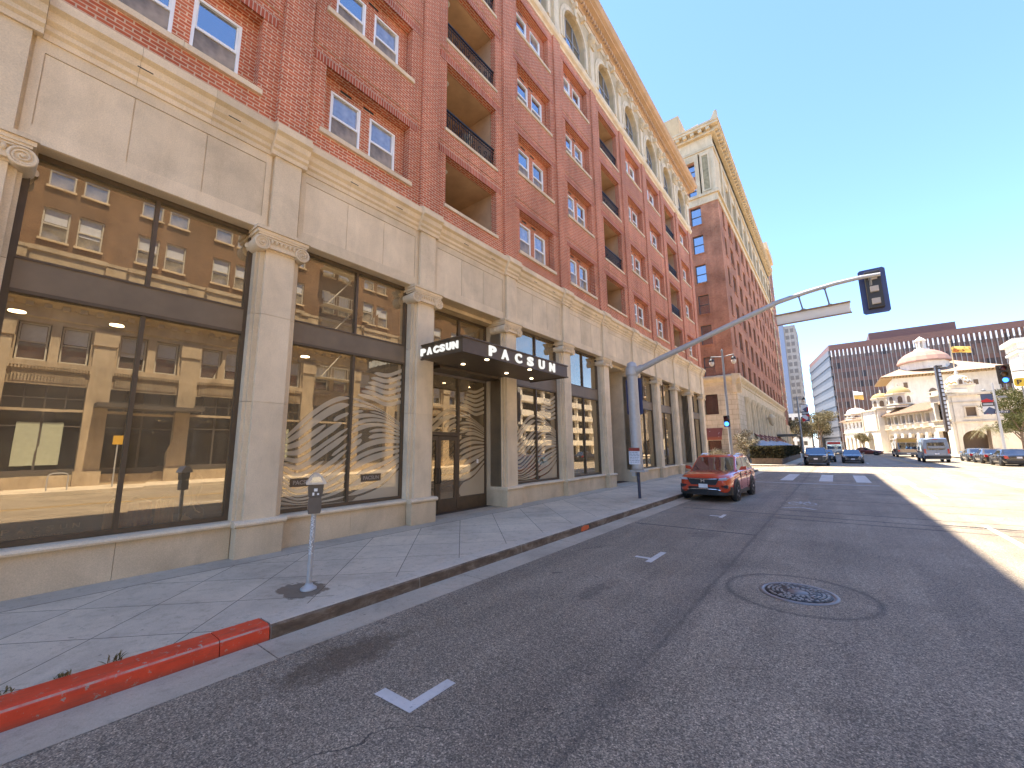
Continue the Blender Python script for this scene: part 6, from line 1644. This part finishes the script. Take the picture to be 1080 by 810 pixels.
    for s, (A_, B_, C_, D_) in ((1, (lo[1],lo[2],hi[2],hi[1])), (-1, (lo[0],lo[3],hi[3],hi[0]))):
        cuts = P.get('sidecuts', [.05,.40,.43,.74,.77,.93])
        for i in range(0, len(cuts), 2): panel('side_window', lerpq(A_,B_,C_,D_, cuts[i],cuts[i+1],.09,.90), M['car_glass'])
    # wheels in dark arches
    for y in (ax, ar):
        for s in (-1, 1):
            b = MB(); b.lathe([(wr+.075,-.12),(wr+.075,.016),(wr+.05,.024),(wr-.02,.012),(.001,.0)] if s > 0 else [(wr+.075,.12),(wr+.075,-.016),(wr+.05,-.024),(wr-.02,-.012),(.001,0)], (s*hw,y,wr+.02), 26, axis='x'); b.build('wheel_arch', M['black_plastic'], t)
            wheel(t, s*(hw-.085), y, wr, s)
    b = MB(); b.box(-hw+.03, hw-.03, ax+wr+.08, ar-wr-.08, bz-.05, bz+.10); b.box(-hw*.8, hw*.8, yf+.15, yr-.15, bz-.05, bz+.05); b.build('sill', M['black_plastic'], t, bevel=.02)
    z = hood-.24
    for s in (-1, 1):
        b = MB(); b.prism([(s*hw*.50,z+.035),(s*hw*.86,z+.045),(s*hw*.90,z+.12),(s*hw*.78,z+.125),(s*hw*.52,z+.095)], 'y', yf+.01, yf+.26); b.build('headlight', M['lamp_white'], t, bevel=.015)
        b = MB(); b.prism([(s*hw*.62,belt-.28),(s*hw*.90,belt-.28),(s*hw*.93,belt-.03),(s*hw*.72,belt-.06)], 'y', yr-.18, yr+.004); b.build('taillight', M['lamp_red'], t, bevel=.012)
        b = MB(); yy = yc0+.42; b.prism([(s*(hw*.93),belt+.0),(s*(hw+.19),belt+.04),(s*(hw+.20),belt+.17),(s*(hw+.02),belt+.16)], 'y', yy, yy+.10); b.build('side_mirror', col, t, bevel=.02)
        b = MB(); b.prism([(s*(hw+.03),belt+.055),(s*(hw+.17),belt+.065),(s*(hw+.17),belt+.15),(s*(hw+.03),belt+.145)], 'y', yy+.101, yy+.106); b.build('mirror_glass', M['chrome'], t)
        for yh in (yc0+1.25, yc0+2.1):
            b = MB(); b.box(s*(hw-.01), s*(hw+.018), yh, yh+.18, belt-.17, belt-.14); b.build('door_handle', col, t)
        b = MB()
        for yh in (yc0+.42, yc0+1.45, yc0+2.3): b.box(s*(hw-.03), s*(hw+.003), yh, yh+.008, bz+.15, belt-.06)
        b.build('door_seam', M['black_plastic'], t)
    b = MB(); b.prism([(-hw*.60,z+.105),(-hw*.46,z-.13),(hw*.46,z-.13),(hw*.60,z+.105)], 'y', yf-.014, yf+.16); b.build('grille', M['black_plastic'], t, bevel=.01)
    cur = lambda o, w_: [(hw*w_*(i/8-1), yf+o+.30*abs(w_*(i/8-1))**4) for i in range(17)]
    b = MB(); b.prism(cur(-.015,.97)+[(hw*.97,yf+.55),(-hw*.97,yf+.55)], 'z', bz-.01, z-.20); b.build('bumper', M['black_plastic'], t, bevel=.02)
    b = MB(); b.box(-.155, .155, yf-.022, yf-.012, z-.24, z-.10); b.build('license_plate', M['plate'], t)
    b = MB(); b.box(-.155, .155, yr+.006, yr+.016, belt-.26, belt-.12) if P.get('H') < 1.6 else b.box(-.155,.155,yr+.006,yr+.016,belt-.34,belt-.2); b.build('license_plate', M['plate'], t)
    b = MB(); b.box(-hw*.82, hw*.82, yr-.08, yr+.012, bz+.06, bz+.26); b.build('bumper', M['black_plastic'], t, bevel=.03)
    if P.get('rails'):
        for s in (-1, 1):
            b = MB(); b.tube([(s*(wt-.02),yt0+.25,zr-.05),(s*(wt-.02),yt0+.40,zr+.03),(s*(wt-.02),yt1-.45,zr+.03),(s*(wt-.02),yt1-.25,zr-.05)], .018, 8); b.build('roof_rail', M['chrome'], t)
    return t
def park(t, loc, rotz): t.location = loc; t.rotation_euler = (0,0,rotz); return t
SUV = dict(L=4.6, W=1.86, H=1.66, belt=1.06, hood=.98, deck=1.10, wr=.355, axf=-1.38, axr=1.28, cowl=-1.02, tail=2.12, roof0=-.22, roof1=1.72, roofw=.72, rails=True, clear=.27)
SEDAN = dict(L=4.7, W=1.82, H=1.46, belt=.94, hood=.86, deck=1.0, wr=.33, axf=-1.42, axr=1.35, cowl=-.98, tail=1.72, roof0=-.15, roof1=1.0, roofw=.68, clear=.22, sidecuts=[.06,.42,.45,.80])
BIGSUV = dict(L=5.0, W=1.95, H=1.76, belt=1.14, hood=1.08, deck=1.16, wr=.38, axf=-1.5, axr=1.45, cowl=-1.05, tail=2.35, roof0=-.35, roof1=2.05, roofw=.76, rails=True, clear=.28)
red = paint('orange red car paint', (.58,.065,.02)); black = paint('black car paint', (.014,.014,.016)); blue = paint('dark blue car paint', (.022,.03,.05)); grey = paint('grey car paint', (.09,.095,.10)); bronzec = paint('dark bronze car paint', (.07,.055,.042)); silver = paint('silver blue van paint', (.20,.25,.33))
rc_ = car('parked_suv', 'orange red SUV parked at the kerb facing the camera', 'car', None, 0, SUV, red)
# its own front: chrome wing, emblem, dark lower bumper mesh, silver skid strip
z = SUV['hood']-.24; yf = -2.3; hw = .93
b = MB(); b.tube([(-hw*.84,yf+.10,z+.13),(-hw*.50,yf-.01,z+.085),(0,yf-.025,z+.07),(hw*.50,yf-.01,z+.085),(hw*.84,yf+.10,z+.13)], .013, 8); b.build('grille_trim', M['chrome'], rc_)
b = MB()
for s in (-1,1): b.box(s*.05-.012, s*.05+.012, yf-.045, yf-.02, z-.04, z+.075)
b.box(-.04, .04, yf-.043, yf-.022, z+.008, z+.03); b.ring((0,yf-.03,z+.015), .085, .008, 'y', 4, 4) if False else None
b.build('emblem', M['chrome'], rc_)
b = MB(); b.tube([(-hw*.90,yf+.20,.50),(-hw*.72,yf+.07,.40),(-hw*.45,yf-.01,.455),(0,yf-.025,.465),(hw*.45,yf-.01,.455),(hw*.72,yf+.07,.40),(hw*.90,yf+.20,.50)], .020, 8); b.build('skid_trim', M['chrome'], rc_)
b = MB()
for i in range(5): b.box(-hw*.55, hw*.55, yf-.022, yf-.01, .30+i*.045, .315+i*.045)
b.build('lower_grille', M['vent'], rc_)
for s in (-1,1):
    b = MB(); b.prism([(s*hw*.62,.60),(s*hw*.88,.62),(s*hw*.88,.50),(s*hw*.68,.52)], 'y', yf+.02, yf+.26); b.build('fog_lamp', M['black_plastic'], rc_, bevel=.01)
park(rc_, (-3.88, 18.78, 0), R(-2.5))
c1 = car('large_suv', 'black SUV facing the camera beside the clipped hedge', 'car', None, 0, BIGSUV, black); park(c1, (-1.62, 52.6, 0), R(0))
c2 = car('sedan', 'dark blue sedan driving towards the camera in the middle of the street', 'car', None, 0, SEDAN, blue); park(c2, (1.38, 60.4, 0), 0)
c3 = car('sedan', 'dark sedan half hidden behind the black SUV', 'car', None, 0, SEDAN, grey); park(c3, (-1.0, 63.5, 0), 0)
c4 = car('sedan', 'dark bronze sedan parked by the palm on the sunny kerb', 'car', None, 0, SEDAN, bronzec, 'cars parked along the sunny kerb'); park(c4, (12.15, 62.2, 0), R(180))
c5 = car('sedan', 'black sedan parked behind the bronze one at the edge of the view', 'car', None, 0, SEDAN, black, 'cars parked along the sunny kerb'); park(c5, (12.1, 56.0, 0), R(180))
c7 = car('sedan', 'low grey sedan parked ahead of the bronze one by the arch', 'car', None, 0, SEDAN, grey, 'cars parked along the sunny kerb'); park(c7, (12.2, 68.0, 0), R(180))
c6 = car('sedan', 'maroon sedan parked before the arcades beyond the blue sedan', 'car', None, 0, SEDAN, paint('maroon car paint', (.14,.025,.02)), None); park(c6, (4.6, 103, 0), R(80))

# ---- van seen from the back
def van(label, loc):
    t = thing('cargo_van', label, 'van', (0,0,0)); W, H, L = 2.05, 2.62, 5.6; hw = W/2
    rings = []
    for y, k, zt in ((L/2, .97, H-.10), (L/2-.12, 1.0, H), (0, 1.0, H), (-L/2+1.5, 1.0, H-.04), (-L/2+.9, .97, 1.95), (-L/2+.3, .95, 1.15), (-L/2, .85, .95)):
        w = hw*k; half = [(0,.35),(w*.9,.35),(w,.5),(w,1.2),(w*.97,zt*.72),(w*.88,zt-.14),(w*.80,zt-.03),(0,zt)]
        rings.append([(x,y,z) for x, z in half]+[(-x,y,z) for x, z in half[-2:0:-1]]+[(0,y,.35)])
    b = MB(); loft(b, rings[::-1]); b.build('body', silver, t)
    yr = L/2
    b = MB(); b.prism([(-.72,1.35),(.72,1.35),(.66,2.12),(-.66,2.12)], 'y', yr+.0, yr+.02); b.build('rear_window', M['car_glass'], t)
    b = MB(); b.box(-.62, .62, yr+.021, yr+.026, 1.5, 1.75); b.build('rear_decal', plain('pale decal', (.35,.36,.36), .6), t)
    b = MB(); b.box(-.006, .006, yr, yr+.012, .75, 2.35); b.box(-.8, .8, yr, yr+.012, .74, .76); b.build('door_seam', M['black_plastic'], t)
    for s in (-1, 1):
        b = MB(); b.box(s*.80, s*.97, yr-.05, yr+.02, .95, 1.45); b.build('taillight', M['lamp_red'], t, bevel=.02)
        for y in (1.55, -1.75):
            b = MB(); b.cyl((s*(hw-.2),y,.38),(s*(hw+.012),y,.38), .42, .42, 20); b.build('wheel_arch', M['black_plastic'], t); wheel(t, s*(hw-.09), y, .36, s)
        b = MB(); b.box(s*(hw+.02), s*(hw+.22), -1.55, -1.4, 1.35, 1.7); b.build('side_mirror', M['black_plastic'], t, bevel=.02)
    b = MB(); b.box(-.98, .98, yr-.1, yr+.10, .42, .72); b.build('bumper', M['black_plastic'], t, bevel=.03)
    b = MB(); b.box(-.17, .17, yr+.012, yr+.03, .85, 1.0); b.build('license_plate', M['plate'], t)
    b = MB(); b.box(-.2, .2, yr-.02, yr+.03, 2.42, 2.48); b.build('brake_lamp', M['lamp_red'], t)
    return park(t, loc, R(180))
van('silver blue cargo van seen from behind on the sunny half of the street', (8.45, 65.2, 0))
# ---- buses
def bus(name, label, cat, loc, W, H, L, low, high, panel, facing):
    t = thing(name, label, cat, (0,0,0)); hw = W/2
    def body(z0, z1, m, nm):
        rings = []
        for y, k in ((L/2,.93),(L/2-.12,.985),(L/2-.4,1),(-L/2+.4,1),(-L/2+.12,.985),(-L/2,.93)):
            w = hw*k; r = .12 if z1 == H else .0
            half = [(0,z0),(w*.97,z0),(w,z0+.05),(w,z1-.25),(w*.96,z1-.08),(w*.8,z1),(0,z1)]
            rings.append([(x,y,z) for x, z in half]+[(-x,y,z) for x, z in half[-2:0:-1]]+[(0,y,z0)])
        b = MB(); loft(b, rings[::-1]); return b.build(nm, m, t)
    body(.35, H, low, 'body')
    ye = L/2 if facing > 0 else -L/2; s_ = facing
    b = MB(); b.box(-hw*.86, hw*.86, ye, ye+s_*.02, H*.42, H*.74); b.build('end_window', M['car_glass'], t)
    b = MB(); b.box(-hw*.84, hw*.84, ye, ye+s_*.025, H*.77, H*.94); b.build('end_panel', panel, t)
    b = MB(); b.box(-hw*.96, hw*.96, ye-s_*.05, ye+s_*.08, .35, .75); b.build('bumper', high, t, bevel=.03)
    for s in (-1, 1):
        b = MB(); b.box(s*hw-.01*s, s*(hw+.012), -L/2+.7, L/2-.7, H*.45, H*.76); b.build('side_window', M['car_glass'], t)
        b = MB(); b.box(s*hw*.72, s*hw*.92, ye, ye+s_*.04, .85, 1.1); b.build('lamp', M['lamp_red'] if facing > 0 else M['lamp_white'], t)
        for y in (L*.28, -L*.30):
            b = MB(); b.cyl((s*(hw-.25),y,.45),(s*(hw+.012),y,.45), .52, .52, 20); b.build('wheel_arch', M['black_plastic'], t); wheel(t, s*(hw-.12), y, .45, s, .28)
    b = MB(); b.box(-.2,.2, ye+s_*.081, ye+s_*.09, .48, .62); b.build('license_plate', M['plate'], t)
    return park(t, loc, R(180) if facing > 0 else 0)
bus('shuttle_bus', 'tan and grey shuttle bus ahead of the silver van', 'bus', (8.6, 90, 0), 2.45, 2.95, 8.5, paint('tan bus paint', (.52,.36,.20)), plain('grey bus bumper', (.12,.125,.13), .5), plain('amber bus sign', (.45,.28,.06), .5), 1)
bus('city_bus', 'white city bus with a red front panel far down the street', 'bus', (-.15, 114, 0), 2.6, 2.75, 10, paint('white bus paint', (.72,.68,.60)), plain('grey bus bumper', (.3,.3,.3), .5), plain('red bus panel', (.62,.05,.03), .5), -1)
# ------------------------------------------------------------------ mannequin and goods inside the first shop window
mq = thing('mannequin', 'dark mannequin in a peaked cap and pale skirt behind the shop glass', 'mannequin', (-9.14, 2.35, .16))
x, y = -9.14, 2.42
b = MB(); b.lathe([(.001,1.22),(.05,1.24),(.085,1.33),(.095,1.42),(.085,1.50),(.05,1.56),(.001,1.58)], (x,y,0), 16); b.lathe([(.11,1.0),(.06,1.08),(.045,1.16),(.05,1.26)], (x,y-.01,0), 14); b.lathe([(.14,.55),(.12,.7),(.16,.92),(.15,1.0),(.07,1.07)], (x,y,0), 16); b.cyl((x,y,.16),(x,y,.6), .03); b.lathe([(.2,.16),(.2,.18),(.01,.19)], (x,y,0), 16); b.build('body', plain('black mannequin', (.012,.010,.009), .35), mq)
b = MB(); b.lathe([(.102,1.44),(.104,1.50),(.07,1.58),(.001,1.61)], (x,y,0), 16); b.prism([(y+.06,1.45),(y+.24,1.43),(y+.24,1.445),(y+.06,1.47)], 'x', x-.08, x+.08); b.build('cap', plain('black cap cloth', (.02,.018,.016), .9), mq)
b = MB(); b.tube([(x+.16,y-.06,1.10),(x+.17,y-.02,1.0),(x+.17,y+.05,.95)], .012, 6); b.lathe([(.22,.30),(.17,.62),(.10,.96)], (x+.02,y-.05,0), 12, smooth=False); b.build('skirt', plain('pale cloth', (.62,.54,.42), .9), mq)
sb_ = thing('shop_board', 'dark board lettered with the shop name low behind the window glass', 'board', (-9.3, .9, .8))
b = MB(); b.box(-9.10, -9.06, -.6, 1.25, .17, 1.12); b.build('panel', plain('dark board', (.03,.025,.02), .6), sb_)
b = MB()
for ch, yy in zip('PACSUN', (.30,.44,.58,.71,.84,.97)): b.mesh(text_mesh(ch, .0), text_M((-9.055,yy,.95), .075, .07, '+x', .004))
b.mesh(text_mesh('LOS ANGELES', .0), text_M((-9.055,.64,.86), .42, .028, '+x', .004)); b.build('lettering', plain('tan letters on board', (.55,.50,.42), .6), sb_)
for i, (yy, c, w_) in enumerate(((1.35, (.30,.22,.14), .10), (1.62, (.26,.12,.07), .26), (2.0, (.40,.30,.18), .14))):
    ck = thing('hanging_garment', ('dark tan garment on the rail beside the shop board', 'rust brown garment hanging in the middle of the rail', 'pale tan garment hanging by the mannequin')[i], 'clothing', (-9.5, yy, .3), 'clothes behind the first shop window')
    b = MB(); n_ = 24
    for j in range(n_):
        a0, a1 = j/n_, (j+1)/n_; f = lambda s_: -9.12+.03*math.sin(s_*34)
        b.add([(f(a0),yy-w_+2*w_*a0,.22),(f(a1),yy-w_+2*w_*a1,.22),(f(a1),yy-w_*.8+1.6*w_*a1,1.2),(f(a0),yy-w_*.8+1.6*w_*a0,1.2)], [(0,1,2,3)], 0, True)
    o = b.build('cloth', plain('garment cloth %s' % ('tan','rust','pale')[i], tuple(min(.8,q*1.6) for q in c), .9), ck); sm = o.modifiers.new('s','SOLIDIFY'); sm.thickness = .02
    b = MB(); b.tube([(-9.12,yy-w_*.8,1.2),(-9.12,yy,1.3),(-9.12,yy+w_*.8,1.2)], .01, 6); b.build('hanger', M['galv'], ck)

# ------------------------------------------------------------------ camera, sky, sun
cam = bpy.data.cameras.new('camera'); co = bpy.data.objects.new('camera', cam); COL.objects.link(co); scene.camera = co
F, YAW, PIT, ROL = 429.7967, 0.6628, 0.1576, -0.0122
cy, sy, cp_, sp_ = math.cos(YAW), math.sin(YAW), math.cos(PIT), math.sin(PIT)
fw = Vector((-sy*cp_, cy*cp_, sp_)); rt0 = Vector((cy, sy, 0)); up0 = rt0.cross(fw)
rt = rt0*math.cos(ROL)+up0*math.sin(ROL); up = -rt0*math.sin(ROL)+up0*math.cos(ROL)
co.matrix_world = Matrix(((rt.x,up.x,-fw.x,0),(rt.y,up.y,-fw.y,0),(rt.z,up.z,-fw.z,2.0),(0,0,0,1)))
cam.sensor_fit = 'HORIZONTAL'; cam.sensor_width = 36; cam.lens = 36*F/1080; cam.clip_start = .05; cam.clip_end = 3000
SUNV = Vector((-9.6, .55, 26.5)).normalized()
EL = math.asin(SUNV.z); AZ = math.atan2(SUNV.x, SUNV.y)
wd = bpy.data.worlds.new('World'); scene.world = wd; wd.use_nodes = True
nt = wd.node_tree; nt.nodes.clear(); n = N(nt)
sky = n('ShaderNodeTexSky', sky_type='NISHITA'); sky.sun_disc = False; sky.sun_elevation = EL; sky.sun_rotation = AZ; sky.air_density = .6; sky.dust_density = .0; sky.ozone_density = 5.0; sky.altitude = 100
bg = n('ShaderNodeBackground'); bg.inputs[1].default_value = .085; 
n.link(sky.outputs[0], bg.inputs[0])
n.link(bg.outputs[0], n('ShaderNodeOutputWorld').inputs[0])
sl_ = bpy.data.lights.new('sun', 'SUN'); sl_.energy = 2.2; sl_.angle = R(.53); sl_.color = (1, .92, .81)
so = bpy.data.objects.new('sun', sl_); COL.objects.link(so); so.rotation_euler = (-SUNV).to_track_quat('-Z', 'Y').to_euler()
vs = scene.view_settings; vs.view_transform = 'Standard'; vs.look = 'None'; vs.gamma = 1; vs.exposure = 3.0; vs.use_curve_mapping = False
scene.render.engine = 'CYCLES'
scene.cycles.max_bounces = 8; scene.cycles.transparent_max_bounces = 12; scene.cycles.caustics_reflective = False; scene.cycles.caustics_refractive = False
scene.cycles.sample_clamp_indirect = 6
